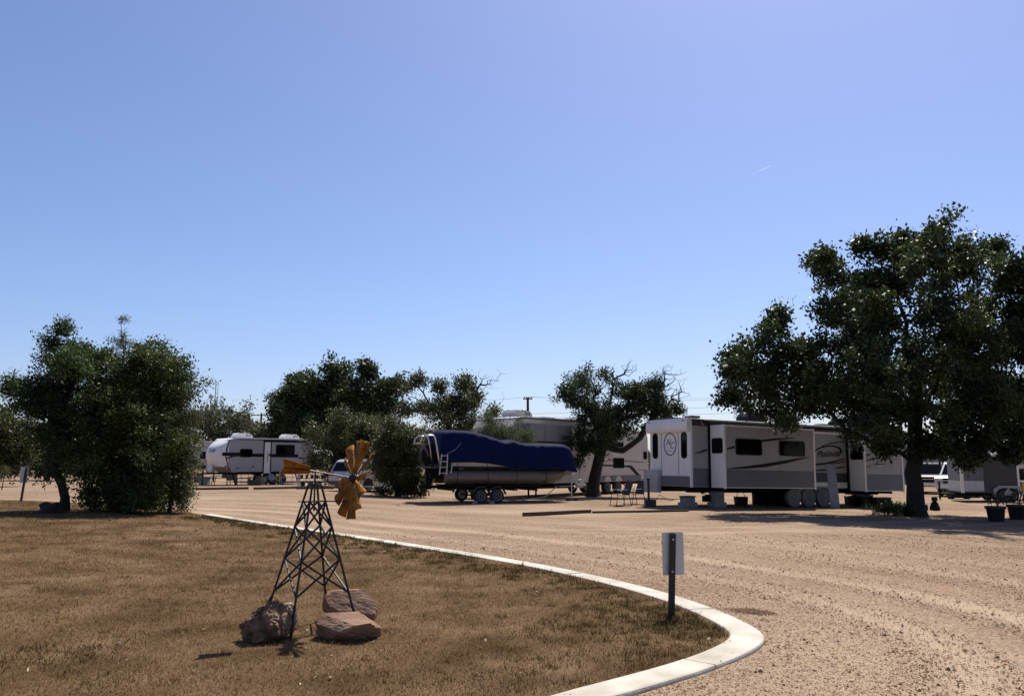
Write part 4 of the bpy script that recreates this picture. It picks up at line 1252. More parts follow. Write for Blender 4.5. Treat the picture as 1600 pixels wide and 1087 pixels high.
# slide-out with lettering
x0, z1 = f5.uv(829, 661, -.5); x1, _ = f5.uv(894, 668, -.5)
z0 = f5.uv(850, 742, -.5)[1]
s5 = MB().box(x0, x1, -.5, .01, z0, z1).build('slide_out', 'putty', r5, bevel=.02)
zz = f5.uv(840, 689, -.5)[1]
blk('ledge', 'black', s5, x0 + .05, x1 - .05, -.56, -.502, zz - .06, zz)
for k in (.33, .66): blk('seam', 'darkgrey', s5, x0 + (x1 - x0) * k, x0 + (x1 - x0) * k + .02, -.508, -.502, zz + .02, z1 - .04)
tx, tz_ = f5.uv(884, 683.5, -.5)
text('lettering', 'LENN', .34, 'black', s5, Matrix.Translation((tx, -.508, tz_)) @ UP_Y, 0)
# door, handle, window, stripes, skirt at the right
x, _ = f5.uv(905, 720); dr = blk('door', 'cream', r5, x, x + .75, -.02, -.002, f5.uv(905, 752)[1], f5.uv(905, 690)[1])
window(dr, x + .15, x + .6, f5.uv(905, 712)[1], f5.uv(905, 696)[1], -.021)
MB().tube([(x - .1, -.02, 1.3), (x - .1, -.12, 1.35), (x - .1, -.12, 2.1), (x - .1, -.02, 2.15)], .02, 6).build('grab_handle', 'black', dr)
def w5(p0, p1, t, b_):
    xx0, zz1 = f5.uv(p0, t); xx1, zz0 = f5.uv(p1, b_); window(r5, xx0, xx1, zz0, zz1, -.002, r=.05)
w5(958, 975, 715, 731); w5(1005, 1010.5, 705, 717); w5(956, 974, 690, 702)
swoosh(f5, r5, [(950, 717.5, 719), (975, 719, 720.5), (1005, 721, 722.5)], 0, mat='brown')
swoosh(f5, r5, [(997, 732.5, 733.8), (1010, 733.5, 734.5)], 0, mat='brown')
swoosh(f5, r5, [(936, 725.5, 728), (958, 725.8, 728.3), (985, 727, 730)], 0)
MB().prism([f5.uv(a, b_) for a, b_ in ((980, 726.5), (987, 727), (1000, 742), (994, 742))], -.002, -.010).build('stripe', 'black', r5)
xk0 = f5.uv(930, 745)[0]; xk1 = f5.uv(1001, 745)[0]; zk1 = f5.uv(965, 742.5)[1]; zk0 = f5.uv(965, 751)[1]
xw5 = [f5.uv(p, 750)[0] for p in (950, 967)]
sk = [(xk0, zk1), (xk1, zk1), (xk1 - .1, zk0)]
for x in xw5[::-1]: sk += [(x + .40 * math.cos(a), zk0 + .30 * math.sin(a)) for a in np.linspace(.03, math.pi - .03, 8)]
sk += [(xk0, zk0)]
MB().prism(sk, -.05, .02).build('skirt', 'midgrey', r5)
for x in xw5:
    for y in (.14, W5 - .14): wheel(r5, x, y, f5.down(x, y) + .37, .37, .22, out=-1 if y < 1 else 1)
m_ = MB()
for s_ in (-1, 1): m_.tube([(xk1 - 1.1 - .6 * s_, .3 + .08 * s_, zb5), (xk1 - 1.1 + .6 * s_, .3 + .08 * s_, .1)], .035, 6)
m_.build('stabiliser', 'chassis', r5)
m_ = MB().box(2.6, L5 - .1, .4, .52, zb5 - .18, zb5 + .02).box(2.6, L5 - .1, W5 - .52, W5 - .4, zb5 - .18, zb5 + .02).build('chassis', 'chassis', r5)
MB().prism([(.8, 1.3), (1.5, 1.3), (1.1, .8), (.75, .8)], .95, 1.55).build('pin_box', 'chassis', r5)
for x in (1.9, 2.5): MB().tube([(x, .5, 1.3), (x, .5, .0 + f5.down(x, .5))], .05, 6).build('landing_leg', 'chassis', r5)
xa, za = f5.uv(806, 649, 1.2); fan_unit(r5, xa + .1, 1.2, zt5 + .04, 1.5, .8, .36, 'palegrey')
xa, za = f5.uv(853, 652, 1.2); blk('roof_vent', 'black', r5, xa - .5, xa + .5, 1., 1.4, zt5 + .03, zt5 + .17, .03)
xa, za = f5.uv(900, 655, 1.2); fan_unit(r5, xa, 1.2, zm + .05, 1.3, .8, .33, 'palegrey')

# ------------------------------------------------------------------ rounded white travel trailer, far left
O = Vector((at(352, 725, 48).x, 48, 0)); O.z = tz(O.x, O.y)
f1 = Fr(O, 42, 0)
r1 = empty('rounded_trailer', f1.M, 'white travel trailer with rounded nose and black belt stripe', 'trailer')
W1 = 2.4; L1 = f1.uv(478, 700)[0]
zt1 = f1.uv(372, 684)[1]; zb1 = f1.uv(360, 737)[1]
U = lambda px, py, off=0: f1.uv(px, py, off)
nose = [(.35, zb1), (.15, zb1 + .35), (.0, zb1 + .9), (.02, zb1 + 1.35), (.2, zb1 + 1.9), (.5, zt1 - .06), (.75, zt1)]
tail = [(L1 + .1, zt1 - .02), (L1 - .12, zt1 - .5), (L1 - .3, zb1 + .9), (L1 - .3, zb1)]
MB().prism(nose + tail, 0, W1).build('body', 'palegrey', r1, bevel=.02)
# moulded nose cap, rounder in plan
N_ = 10
rows = []
for k, (z, bulge) in enumerate(zip(np.linspace(zb1 + .30, zt1 + .01, 12), [.30, .40, .50, .57, .60, .60, .57, .50, .40, .26, .05, -.2])):
    row = []
    for j in range(N_ + 1):
        a = math.pi * j / N_
        y = W1 / 2 - math.cos(a) * (W1 / 2 + .01)
        row.append((.16 + max(0, (z - zb1 - 1.5)) * .38 - (bulge + .1) * math.sin(a) ** .7, y, z))
    rows.append(row)
cap1 = MB().grid(rows).build('nose_cap', 'white', r1, smooth=True)
lowc = [[(p[0] + t * .55, p[1], zb1 + .30 - t * .34) for p in rows[0]] for t in (0, .5, 1)]
MB().grid(lowc).build('nose_skirt', 'putty', r1, smooth=True)
nx_, nz_ = U(352, 700)
text('lettering', 'Salem', .34, 'black', cap1, Matrix.Translation((-.47, .62, zb1 + 1.28)) @ Matrix.Rotation(R(-58), 4, 'Z') @ UP_Y, .35)
MB().prism([(a - .02, b_) for a, b_ in nose] + [(a + .035, b_) for a, b_ in nose[::-1]], -.012, .0).build('nose_trim', 'black', r1)
def st1(pts, mat='black'): return swoosh(f1, r1, pts, -.002, mat=mat)
st1([(347, 706.8, 711.8), (375, 706.6, 711.8)]); st1([(394, 708, 713.2), (413, 708.6, 713.8)])
st1([(353, 716.5, 717), (358, 713, 716), (364, 710.5, 713.8), (376, 709.8, 712.4)], 'darkgrey')
st1([(424, 708.8, 714), (466, 709.5, 714.5)])
def w1(p0, p1, t, b_, r_=.12):
    xx0, zz1 = U(p0, t); xx1, zz0 = U(p1, b_); window(r1, xx0, xx1, zz0, zz1, -.002, r=r_)
w1(375, 394, 701, 714); w1(431.5, 460, 694.5, 712, .06)
dx0, dz1 = U(413.5, 690.5); dx1, dz0 = U(422.5, 739)
d1 = blk('door', 'white', r1, dx0, dx1, -.02, -.002, dz0, dz1)
blk('handle', 'black', d1, dx1 - .14, dx1 - .08, -.05, -.021, zb1 + .95, zb1 + 1.1)
blk('grab_bar', 'steel', d1, dx1 - .26, dx1 - .22, -.06, -.021, zb1 + .6, zb1 + 1.2)
for p in (412, 422.8): x = U(p, 700)[0]; blk('door_trim', 'black', r1, x - .01, x + .06, -.026, -.003, zb1 - .02, dz1 + .06)
blk('awning_rail', 'black', r1, U(412, 690)[0], L1 - .05, -.05, -.003, dz1 + .02, dz1 + .11)
blk('gutter', 'black', r1, .72, L1 + .05, -.02, .02, zt1 - .10, zt1 - .05)
blk('roof_edge', 'white', r1, .6, L1 + .1, -.02, W1 + .02, zt1 - .045, zt1 + .03)
for px, py in ((352.5, 728), (371, 731.5), (395.5, 728.5)):
    x, z = U(px, py); MB().lathe([(.05, 0), (.05, -.012)], (x, -.002, z), 10, 'y').build('hatch', 'black', r1)
st1([(466, 714, 716), (472, 715, 717), (476, 716, 716.6)])
for px in (378, 452):
    xa, za = U(px, 684, 1.2); fan_unit(r1, xa, 1.2, zt1 + .02, 1.1, .75, .32, 'white')
tailc = [(L1 + .1, zt1 - .03), (L1 + .45, zt1 - .25), (L1 + .62, zt1 - .75), (L1 + .62, zb1 + .7), (L1 + .4, zb1 + .35), (L1 - .3, zb1 + .5), (L1 - .3, zb1 + .9), (L1 - .12, zt1 - .5)]
MB().prism(tailc, .0, W1).build('rear_cap', 'putty', r1, bevel=.05)
for y in (.14, W1 - .14):
    for px in (428, 441): x = U(px, 740)[0]; wheel(r1, x, y, f1.down(x, y) + .33, .33, .2, out=-1 if y < 1 else 1)
MB().box(.4, L1 - .3, .35, .45, zb1 - .16, zb1 + .01).box(.4, L1 - .3, W1 - .45, W1 - .35, zb1 - .16, zb1 + .01).tube([(.5, .5, zb1 - .08), (-1.0, W1 / 2 - .05, zb1 - .10)], .05, 6).tube([(.5, W1 - .5, zb1 - .08), (-1.0, W1 / 2 + .05, zb1 - .10)], .05, 6).build('chassis', 'chassis', r1)
MB().tube([(-.85, W1 / 2, zb1 + .5), (-.85, W1 / 2, f1.down(-.85, 1.2) + .02)], .04, 8).build('tongue_jack', 'chassis', r1)
MB().lathe([(.05, 0), (.15, .03), (.155, .3), (.12, .4), (.05, .44)], (-.45, W1 / 2 - .17, zb1 - .05), 14).build('gas_bottle', 'white', r1, smooth=True)
MB().lathe([(.05, 0), (.15, .03), (.155, .3), (.12, .4), (.05, .44)], (-.45, W1 / 2 + .17, zb1 - .05), 14).build('gas_bottle', 'white', r1, smooth=True)
for x in (.6, L1 - .5): MB().tube([(x, .4, zb1), (x + .25, .4, f1.down(x, .4) + .03)], .04, 6).build('stabiliser', 'chassis', r1)
# second trailer peeping out behind it at the left
O = Vector((at(300, 725, 56).x, 56, 0)); O.z = tz(O.x, O.y)
f0 = Fr(O, 30, 0)
r0 = empty('tan_trailer', f0.M, 'tan trailer half hidden behind the bushy tree, left of the rounded white one', 'trailer')
z1 = f0.uv(315, 690)[1]; z0 = f0.uv(315, 727)[1]; x1 = f0.uv(345, 700)[0]
MB().box(-1.5, x1, 0, 2.4, z0, z1).build('body', 'cream', r0, bevel=.05)
blk('roof_edge', 'white', r0, -1.52, x1 + .02, -.02, 2.42, z1 - .02, z1 + .06)
xx0, zz1 = f0.uv(313, 705); xx1, zz0 = f0.uv(321, 716.5); window(r0, xx0, xx1, zz0, zz1, -.002, r=.05)
blk('chassis', 'chassis', r0, -1.3, x1 - .2, .3, 2.1, z0 - .2, z0 + .01)
for x in (-.3, .5): wheel(r0, x, .15, f0.down(x, .15) + .33, .33, .2)
MB().tube([(x1 - .3, .4, z0), (x1 - .3, .4, f0.down(x1, .4))], .05, 6).build('stabiliser', 'chassis', r0)
# ================================================================== pontoon boat on its trailer
O = Vector((at(762, 725, 33.6).x, 33.6, 0)); O.z = tz(O.x, O.y)
fb = Fr(O, 22, .6)
B = lambda px, py, off=0: fb.uv(px, py, off)
WB = 2.45
xL, xR = B(698, 745)[0], B(889, 745)[0]
zc = B(770, 744.5)[1]; rp = .32
boat = empty('pontoon_boat', fb.M, 'aluminium pontoon boat with black outboard motor, on a trailer', 'boat')
def log(y):
    pr = [(xL, zc, .04), (xL + .03, zc, rp * .93), (xL + .12, zc, rp), (xR - 1.2, zc, rp), (xR - .7, zc + .03, rp * .92), (xR - .3, zc + .12, rp * .66), (xR - .05, zc + .22, rp * .3), (xR, zc + .25, .05)]
    return MB().tube([(x, y, z) for x, z, r_ in pr], [r_ for x, z, r_ in pr], 20).build('pontoon', 'alu', boat, smooth=True)
for y in (rp, WB - rp): log(y)
for px in (715.5, 763, 808, 854): 
    x = B(px, 745)[0]; a = [(x, rp + (rp + .006) * math.cos(t), zc + (rp + .006) * math.sin(t)) for t in np.linspace(0, 2 * math.pi, 25)]
    MB().tube(a, .012, 5, cap=False).build('strap', 'black', boat)
zd = zc + rp + .01
blk('deck', 'chassis', boat, xL + .05, xR - .15, -.02, WB + .02, zd, zd + .08)
z1 = B(735, 722)[1]
pz1 = max(z1, zd + .25)
fxs = [B(p, 728)[0] for p in (706, 716, 763, 808, 890)]
for a, b_ in zip(fxs[:-1], fxs[1:]): blk('side_panel', 'tan', boat, a + .015, b_ - .015, .07, .10, zd + .085, pz1, .006)
blk('side_panel', 'tan', boat, xL + .2, xR - .25, WB - .03, WB, zd + .085, pz1)
blk('rail', 'steel', boat, fxs[0], fxs[-1], .06, .11, pz1, pz1 + .03)
# engine pod, outboard, tow rail, boarding ladder
blk('motor_mount', 'chassis', boat, xL - .45, xL + .3, .9, 1.55, zc - .1, zd + .06, .03)
yo = 1.2
mo = [B(a, b_, yo) for a, b_ in ((664, 694), (676, 692), (684, 700), (685, 716), (680, 725), (662, 726), (656, 718), (657, 704))]
mt_ = MB().prism(mo, yo - .24, yo + .24).build('outboard_motor', 'black', boat, bevel=.07)
lg = [B(a, b_, yo) for a, b_ in ((664, 726), (678, 726), (676, 748), (672, 764), (664, 764), (665, 748))]
MB().prism(lg, yo - .08, yo + .08).build('motor_leg', 'black', mt_, bevel=.02)
px_, pz_ = B(660, 760, yo)
MB().lathe([(.03, -.25), (.07, -.1), (.08, .1), (.05, .3)], (px_ + .1, yo, pz_), 10, 'x').build('gearcase', 'black', mt_, smooth=True)
m_ = MB()
for k in range(3):
    a = 2.1 * k
    m_.prism([(yo + .05 * math.cos(a), pz_ + .05 * math.sin(a)), (yo + .2 * math.cos(a - .35), pz_ + .2 * math.sin(a - .35)), (yo + .22 * math.cos(a + .1), pz_ + .22 * math.sin(a + .1)), (yo + .16 * math.cos(a + .5), pz_ + .16 * math.sin(a + .5))], px_ - .16, px_ - .145, 'x')
m_.build('propeller', 'steel', mt_)
for q in (.35,): MB().prism([B(a, b_, yo - .26) for a, b_ in ((661, 696), (664, 696), (671, 712), (669, 713))], yo - .25, yo - .262).build('trim', 'midgrey', mt_)
rl_ = [B(a, b_, -.09) for a, b_ in ((687, 727), (683, 700), (680, 684), (677, 680), (664, 680), (659, 684), (657, 692))]
MB().tube([(x, -.09, z) for x, z in rl_] + [(rl_[-1][0], .9, rl_[-1][1])], .035, 8).build('tow_bar', 'steel', boat, smooth=True)
MB().tube([(x, .9, z) for x, z in rl_], .035, 8).build('tow_bar', 'steel', boat, smooth=True)
blk('swim_deck', 'darkgrey', boat, xL - .65, xL + .2, .1, WB - .1, zd + .0, zd + .07)
la = [B(a, b_, -.05) for a, b_ in ((689, 709), (686, 742))]
m_ = MB()
lx0, lx1 = B(686.5, 741, -.05)[0], B(698, 741, -.05)[0]; lz0, lz1 = B(690, 741.5, -.05)[1], B(690, 709, -.05)[1]
ld = MB().tube([(lx0, -.05, lz0), (lx0 + .08, -.05, lz1)], .026, 6).build('ladder', 'galv', boat)
MB().tube([(lx1, -.05, lz0), (lx1 + .02, -.05, lz1)], .026, 6).build('ladder_rail', 'galv', ld)
for k in range(4):
    z = lz0 + (lz1 - lz0) * (.08 + .28 * k); MB().tube([(lx0 + .02 * k, -.05, z), (lx1, -.05, z)], .02, 6).build('rung', 'galv', ld)
MB().tube([(lx1 + .18, -.05, lz0 + .05), (lx1 + .22, -.05, lz1 - .4)], .026, 6).build('ladder_rail', 'galv', ld)
# blue cover
top = [B(a, b_, .25) for a, b_ in ((684, 716), (685, 700), (686, 683), (690, 673), (698, 670.5), (715, 670.5), (735, 672), (755, 677), (775, 683.5), (789, 689), (796, 686.5), (803, 686), (810, 689), (818, 691), (840, 692), (862, 692.5), (880, 693), (888, 697), (892, 706), (896, 722), (897, 734))]
bot = [B(a, b_, -.05) for a, b_ in ((672, 719), (700, 722.5), (740, 722), (765, 724), (790, 728), (810, 731.5), (850, 732.5), (880, 734), (897, 737))]
cov = empty('boat_cover', fb.M, 'dark blue canvas cover draped over the pontoon boat', 'boat cover')
xs = np.linspace(top[0][0], top[-1][0], 110)
zt_c = np.interp(xs, [p[0] for p in top], [p[1] for p in top]); zb_c = np.interp(xs, [p[0] for p in bot], [p[1] for p in bot])
zt_c = np.convolve(np.pad(zt_c, 1, mode='edge'), [.25, .5, .25], 'valid')
rows = []
VS = np.linspace(0, 1, 49)
for x, a, b_ in zip(xs, zt_c, zb_c):
    row = []
    b_ = min(b_, a - .02)
    for v_ in VS:
        t = abs(2 * v_ - 1)                     # 1 at the hems, 0 at the ridge
        s_ = 1 if v_ < .5 else -1
        if t > .62:                              # hanging side
            q = (1 - t) / .38
            z = b_ + (a - b_ - .05) * q ** .9
            y = -.05 + .10 * q ** 2 + .06 * noise.noise((x * 1.5 + z * .7, 2.2, 7)) * (1 - q) + .030 * noise.noise((x * 4 + z * 2.5, z * 1.2, 4)) + .02 * (1 - q) * math.sin(x * 9 + 2 * noise.noise((x, z, 1)) + z * 3) + .03 * abs(noise.noise((x * 1.7 - z * 2.2, 4.4, 2)))
            if q > .85: y += .09 * ((q - .85) / .15) ** 2
            y = y if s_ > 0 else WB - y
        else:
            y = .16 + (WB - .32) * (v_ - .19) / .62
            z = a - .05 + .05 * math.cos(t / .62 * math.pi / 2) + .008 * noise.noise((x * 2.6, v_ * 5, 3)) * (1 - t / .62)
        row.append((x, y, z))
    rows.append(row)
MB().grid(rows).build('canvas', 'bluecover', cov, smooth=True)
o = [B(a, b_, -.12) for a, b_ in ((698, 709), (712, 702), (735, 677))]
MB().tube([(o[0][0], -.12, o[0][1]), (o[1][0], -.10, o[1][1]), (o[2][0], .12, o[2][1])], .008, 5).build('tie_cord', 'galv', cov)
# trailer
bt = empty('boat_trailer', fb.M, 'black tandem axle trailer carrying the covered boat', 'trailer')
zr = zc - rp - .06
gz = lambda x, y: fb.down(x, y)
xT = B(903, 755, 1.2)[0]
m_ = MB()
for y in (.45, WB - .45):
    m_.box(xL - .1, xR - 1.3, y - .04, y + .04, zr - .14, zr - .02)
    m_.tube([(xR - 1.3, y, zr - .08), (xT - .2, WB / 2, zr - .06)], .05, 6)
m_.build('frame', 'chassis', bt)
for y in (rp - .1, rp + .1, WB - rp - .1, WB - rp + .1): blk('bunk', 'chassis', bt, xL + .2, xR - 1.2, y - .04, y + .04, zr - .018, zr + .035)
for x in np.linspace(xL + .3, xR - 1.5, 5): blk('cross_member', 'chassis', bt, x, x + .07, .1, WB - .1, zr - .20, zr - .142)
xw = [B(p, 771)[0] for p in (750.5, 776)]
for x in xw:
    for y in (-.02, WB + .02): wheel(bt, x, y, gz(x, y) + .30, .30, .19, out=-1 if y < 1 else 1)
    MB().tube([(x, -.02, gz(x, 0) + .3), (x, WB + .02, gz(x, WB) + .3)], .035, 6).build('axle', 'chassis', bt)
for y in (-.02, WB + .02):
    fp = []
    zf = gz(xw[0], 0) + .30
    for x in xw: fp += [(x + .40 * math.cos(a), zf + .40 * math.sin(a)) for a in np.linspace(math.pi * .92, math.pi * .08, 9)]
    fi = [(x + (c - x), z - .025) for (c, z), x in zip(fp, [0] * len(fp))]
    MB().prism(fp + fi[::-1], y - .12, y + .12).build('fender', 'darkgrey', bt)
xj = B(891, 760, 1.2)[0]
jk = MB().tube([(xj, WB / 2 - .15, gz(xj, 1.2) + .03), (xj, WB / 2 - .15, zr + .55)], .035, 8).build('tongue_jack', 'galv', bt)
blk('jack_foot', 'black', jk, xj - .22, xj + .22, WB / 2 - .3, WB / 2 + .0, gz(xj, 1.2) + .0, gz(xj, 1.2) + .07)
MB().tube([(xj, WB / 2 - .15, zr + .5), (xj + .15, WB / 2 - .2, zr + .52)], .015, 6).build('jack_crank', 'galv', jk)
blk('winch_post', 'galv', bt, xj + .3, xj + .75, WB / 2 - .12, WB / 2 + .12, zr - .02, zr + .10, .02)
MB().lathe([(.06, -.12), (.11, -.11), (.11, .11), (.06, .12)], (xj + .55, WB / 2, zr + .17), 12, 'y').build('winch', 'galv', bt)
MB().tube([(xT - .25, WB / 2, zr - .06), (xT + .25, WB / 2, zr - .06)], .05, 6).build('coupler', 'galv', bt)
x0_ = B(800, 762, -.3)
o = MB().tube([(xw[1] + .9, -.5, gz(xw[1], -.5) + .14), (xw[1] + 2.3, .2, gz(xw[1] + 2, .2) + .22), (xw[1] + 3.1, .8, zr - .05)], .02, 6).build('tow_cable', 'galv', bt)
for px, nm in ((741.5, 'grey wheel chock under the rear tyre of the boat trailer'), (768, 'grey wheel chock between the boat trailer tyres')):
    x = B(px, 781, -.25)[0]
    o = MB().prism([(x - .10, gz(x, -.2)), (x + .12, gz(x, -.2)), (x + .10, gz(x, -.2) + .12), (x + .02, gz(x, -.2) + .13)], -.32, -.14).build('wheel_chock', 'concrete', None)
    o.matrix_world = fb.M; tag(o, nm, 'wheel chock', 'boat trailer chocks')

# ================================================================== cars
def vehicle(name, label, loc, rz, paint, prof, cabin, glassP, W_, wx, wr, cat='car', pick=False):
    """prof: lower body side outline, cabin: greenhouse outline, x forward, z up"""
    e = empty(name, Matrix.Translation(loc) @ Matrix.Rotation(R(rz), 4, 'Z'), label, cat)
    bm = MB().prism(prof, -W_ / 2, W_ / 2)
    bo = bm.build('body', paint, e, bevel=.07, seg=3, smooth=False)
    zc0 = min(z for x, z in cabin); zc1 = max(z for x, z in cabin)
    inset = lambda z: .03 + .17 * (z - zc0) / (zc1 - zc0)
    A = [[(x, sgn * (W_ / 2 - inset(z)), z) for x, z in cabin] for sgn in (-1, 1)]
    mb = MB(); va = [[mb.bm.verts.new(p) for p in q] for q in A]
    mb.face(va[0]); mb.face(va[1][::-1])
    for i in range(len(cabin)): j = (i + 1) % len(cabin); mb.face([va[0][i], va[1][i], va[1][j], va[0][j]])
    cb = mb.build('cabin', paint, e, bevel=.05, seg=3)
    for q in glassP:
        for sgn in (-1, 1):
            mb = MB(); o_ = [mb.bm.verts.new((x, sgn * (W_ / 2 - inset(z) + .006), z)) for x, z in q]; i_ = [mb.bm.verts.new((x, sgn * (W_ / 2 - inset(z) - .02), z)) for x, z in q]
            mb.face(o_); mb.face(i_[::-1])
            for k in range(len(q)): mb.face([o_[k], o_[(k + 1) % len(q)], i_[(k + 1) % len(q)], i_[k]])
            mb.build('side_window', 'glass', cb)
    # front and rear screens
    pts_ = sorted(cabin, key=lambda p: p[0])
    for (p, q), nm, sg in (((pts_[0], pts_[1]), 'rear_screen', -1), ((pts_[-1], pts_[-2]), 'windscreen', 1)):
        d_ = Vector((q[0] - p[0], q[1] - p[1])); nn = Vector((d_.y, -d_.x)).normalized()
        if nn.x * sg < 0: nn = -nn
        a_, b_ = Vector(p) + d_ * .12, Vector(p) + d_ * .9
        mb = MB(); L = []
        for off in (.006, -.02):
            for z_ in (a_, b_):
                hw_ = W_ / 2 - inset(z_.y) - .09
                for s_ in (-1, 1): L.append(mb.bm.verts.new((z_.x + nn.x * off, s_ * hw_, z_.y + nn.y * off)))
        for f in ((0, 1, 3, 2), (4, 6, 7, 5), (0, 4, 5, 1), (2, 3, 7, 6), (0, 2, 6, 4), (1, 5, 7, 3)): mb.face([L[i] for i in f])
        mb.build(nm, 'glass', cb)
    for x in wx:
        for s_ in (-1, 1):
            ar = [(x + (wr + .05) * math.cos(a), wr + (wr + .05) * math.sin(a)) for a in np.linspace(0, math.pi, 10)]
            MB().prism(ar, s_ * (W_ / 2 - .12), s_ * (W_ / 2 + .004)).build('wheel_arch', 'black', bo)
            wheel(e, x, s_ * (W_ / 2 - .1), wr, wr, .22, out=-1 if s_ < 0 else 1)
    return e, bo
suvP = [(-2.3, .42), (-2.36, .75), (-2.32, 1.02), (.95, 1.03), (1.95, .96), (2.28, .80), (2.32, .45), (2.1, .28), (-2.1, .28)]
suvC = [(-2.28, 1.0), (-2.02, 1.55), (-1.75, 1.66), (.1, 1.68), (.45, 1.60), (1.2, 1.0)]
suvG = [[(-1.85, 1.12), (-1.65, 1.52), (-1.1, 1.55), (-1.1, 1.12)], [(-1.02, 1.12), (-1.02, 1.55), (-.1, 1.56), (-.1, 1.12)], [(-.02, 1.12), (-.02, 1.56), (.35, 1.53), (.85, 1.12)]]
p = stand(584, 42.6)
c1, bo = vehicle('parked_car', 'pale silver hatchback car parked tail first behind the orange rotor', p, 58, 'carpale', suvP, suvC, suvG, 1.82, (-1.4, 1.35), .34)
for s_ in (-1, 1):
    blk('tail_light', 'red', c1, -2.37, -2.25, s_ * .62, s_ * .92, .84, 1.02, .02)
    blk('headlight', 'lens', c1, 2.2, 2.31, s_ * .55, s_ * .88, .68, .82, .02)
blk('bumper', 'darkgrey', c1, -2.42, -2.2, -.84, .84, .40, .56, .03)
blk('number_plate', 'palegrey', c1, -2.385, -2.365, -.26, .26, .70, .83)
for s_ in (-1, 1): blk('roof_rail', 'black', c1, -1.6, -.1, s_ * .66 - .02, s_ * .66 + .02, 1.69, 1.73)
truP = [(-2.9, .55), (-2.92, 1.08), (-.6, 1.10), (1.45, 1.12), (2.65, 1.10), (2.85, 1.0), (2.88, .55), (2.6, .42), (-2.7, .42)]
truC = [(-.75, 1.08), (-.65, 1.75), (-.4, 1.85), (.75, 1.86), (1.0, 1.80), (1.7, 1.10)]
truG = [[(-.58, 1.2), (-.52, 1.70), (.1, 1.72), (.1, 1.2)], [(.18, 1.2), (.18, 1.73), (.85, 1.72), (1.3, 1.2)]]
def truck(px, Y, rz, paint, label):
    e, bo = vehicle('pickup_truck', label, stand(px, Y), rz, paint, truP, truC, truG, 1.95, (-1.8, 1.85), .40, 'truck')
    gr = blk('grille', 'black', e, 2.80, 2.90, -.55, .55, .74, 1.02, .02)
    blk('grille_bar', 'steel', gr, 2.895, 2.91, -.54, .54, .86, .90)
    for s_ in (-1, 1):
        blk('headlight', 'lens', e, 2.76, 2.90, s_ * .60, s_ * .92, .78, 1.0, .02)
        blk('mirror', 'black', e, 1.2, 1.32, s_ * .98, s_ * 1.22, 1.2, 1.42, .03)
    blk('bumper', 'steel', e, 2.7, 3.02, -.95, .95, .48, .68, .03)
    return e
truck(1504, 46.0, 232, 'carwhite', 'white pickup truck half hidden behind the dark cargo trailer')
truck(1452, 50.5, 238, 'cardark', 'dark pickup truck seen past the oak trunk')

# ================================================================== dark cargo trailer and what stands behind it
O = Vector((at(1500, 725, 38.5).x, 38.5, 0)); O.z = tz(O.x, O.y)
fc = Fr(O, -12, .2)
ct = empty('cargo_trailer', fc.M, 'dark grey enclosed cargo trailer with pale stone guard panels', 'trailer')
Cc = lambda px, py, off=0: fc.uv(px, py, off)
x1 = Cc(1591, 740)[0]; z1 = Cc(1505, 712)[1]; z0 = Cc(1505, 769)[1]; WC = 2.0
MB().box(0, x1, 0, WC, z0, z1).build('body', 'midgrey', ct, bevel=.03)
xm_ = Cc(1536, 740)[0]
blk('stone_guard', 'galv', ct, .05, xm_, -.014, -.002, z0 + .06, Cc(1515, 751)[1])
blk('stone_guard', 'galv', ct, -.014, -.002, .05, WC - .05, z0 + .06, Cc(1515, 751)[1])
blk('side_panel', 'darkgrey', ct, xm_ + .02, x1 - .08, -.014, -.002, z0 + .06, z1 - .05)
blk('side_panel', 'midgrey', ct, .12, xm_, -.012, -.002, Cc(1515, 751)[1] + .02, z1 - .05)
blk('corner_post', 'white', ct, -.03, .10, -.03, .06, z0 - .02, z1 + .01)
blk('corner_post', 'white', ct, x1 - .06, x1 + .02, -.03, .06, z0 - .02, z1 + .01)
blk('roof_edge', 'white', ct, -.03, x1 + .03, -.03, WC + .03, z1 - .01, z1 + .06)
xw = [Cc(p, 773)[0] for p in (1567.5, 1580.5)]
for x in xw:
    for y in (-.02, WC + .02): wheel(ct, x, y, fc.down(x, y) + .30, .30, .18, out=-1 if y < 1 else 1)
fp = []; zf = fc.down(xw[0], 0) + .30
for x in xw: fp += [(x + .36 * math.cos(a), zf + .36 * math.sin(a)) for a in np.linspace(math.pi * .98, math.pi * .02, 9)]
fq_ = [(xw[1] + .44, zf), (xw[1] + .40, zf + .38), (xw[1] + .2, zf + .46), (xw[0] - .2, zf + .46), (xw[0] - .42, zf + .3), (xw[0] - .46, zf)]
MB().prism(fp + fq_, -.16, .0).build('fender', 'palegrey', ct, bevel=0)
MB().box(-.2, x1, .2, .3, z0 - .15, z0 - .002).box(-.2, x1, WC - .3, WC - .2, z0 - .15, z0 - .002).build('frame', 'chassis', ct)
MB().tube([(0, .25, z0 - .08), (-1.2, WC / 2, z0 - .1)], .05, 6).tube([(0, WC - .25, z0 - .08), (-1.2, WC / 2, z0 - .1)], .05, 6).build('tongue', 'chassis', ct)
MB().tube([(-.7, WC / 2, z0 + .5), (-.7, WC / 2, fc.down(-.7, 1) + .05)], .04, 6).build('tongue_jack', 'chassis', ct)
p = on_ground(1500, 779)
e = empty('tool_chest', p, 'low black chest in front of the cargo trailer', 'chest')
MB().box(-.55, .45, -.25, .25, .06, .42).build('chest_body', 'black', e, bevel=.02)
blk('lid', 'darkgrey', e, -.57, .47, -.27, .27, .42, .50, .02)
for x in (-.45, .35): blk('foot', 'chassis', e, x - .06, x + .06, -.2, .2, 0, .06)
MB().tube([(-.4, 0, .5), (-.4, 0, .78)], .03, 6).build('handle', 'chassis', e)
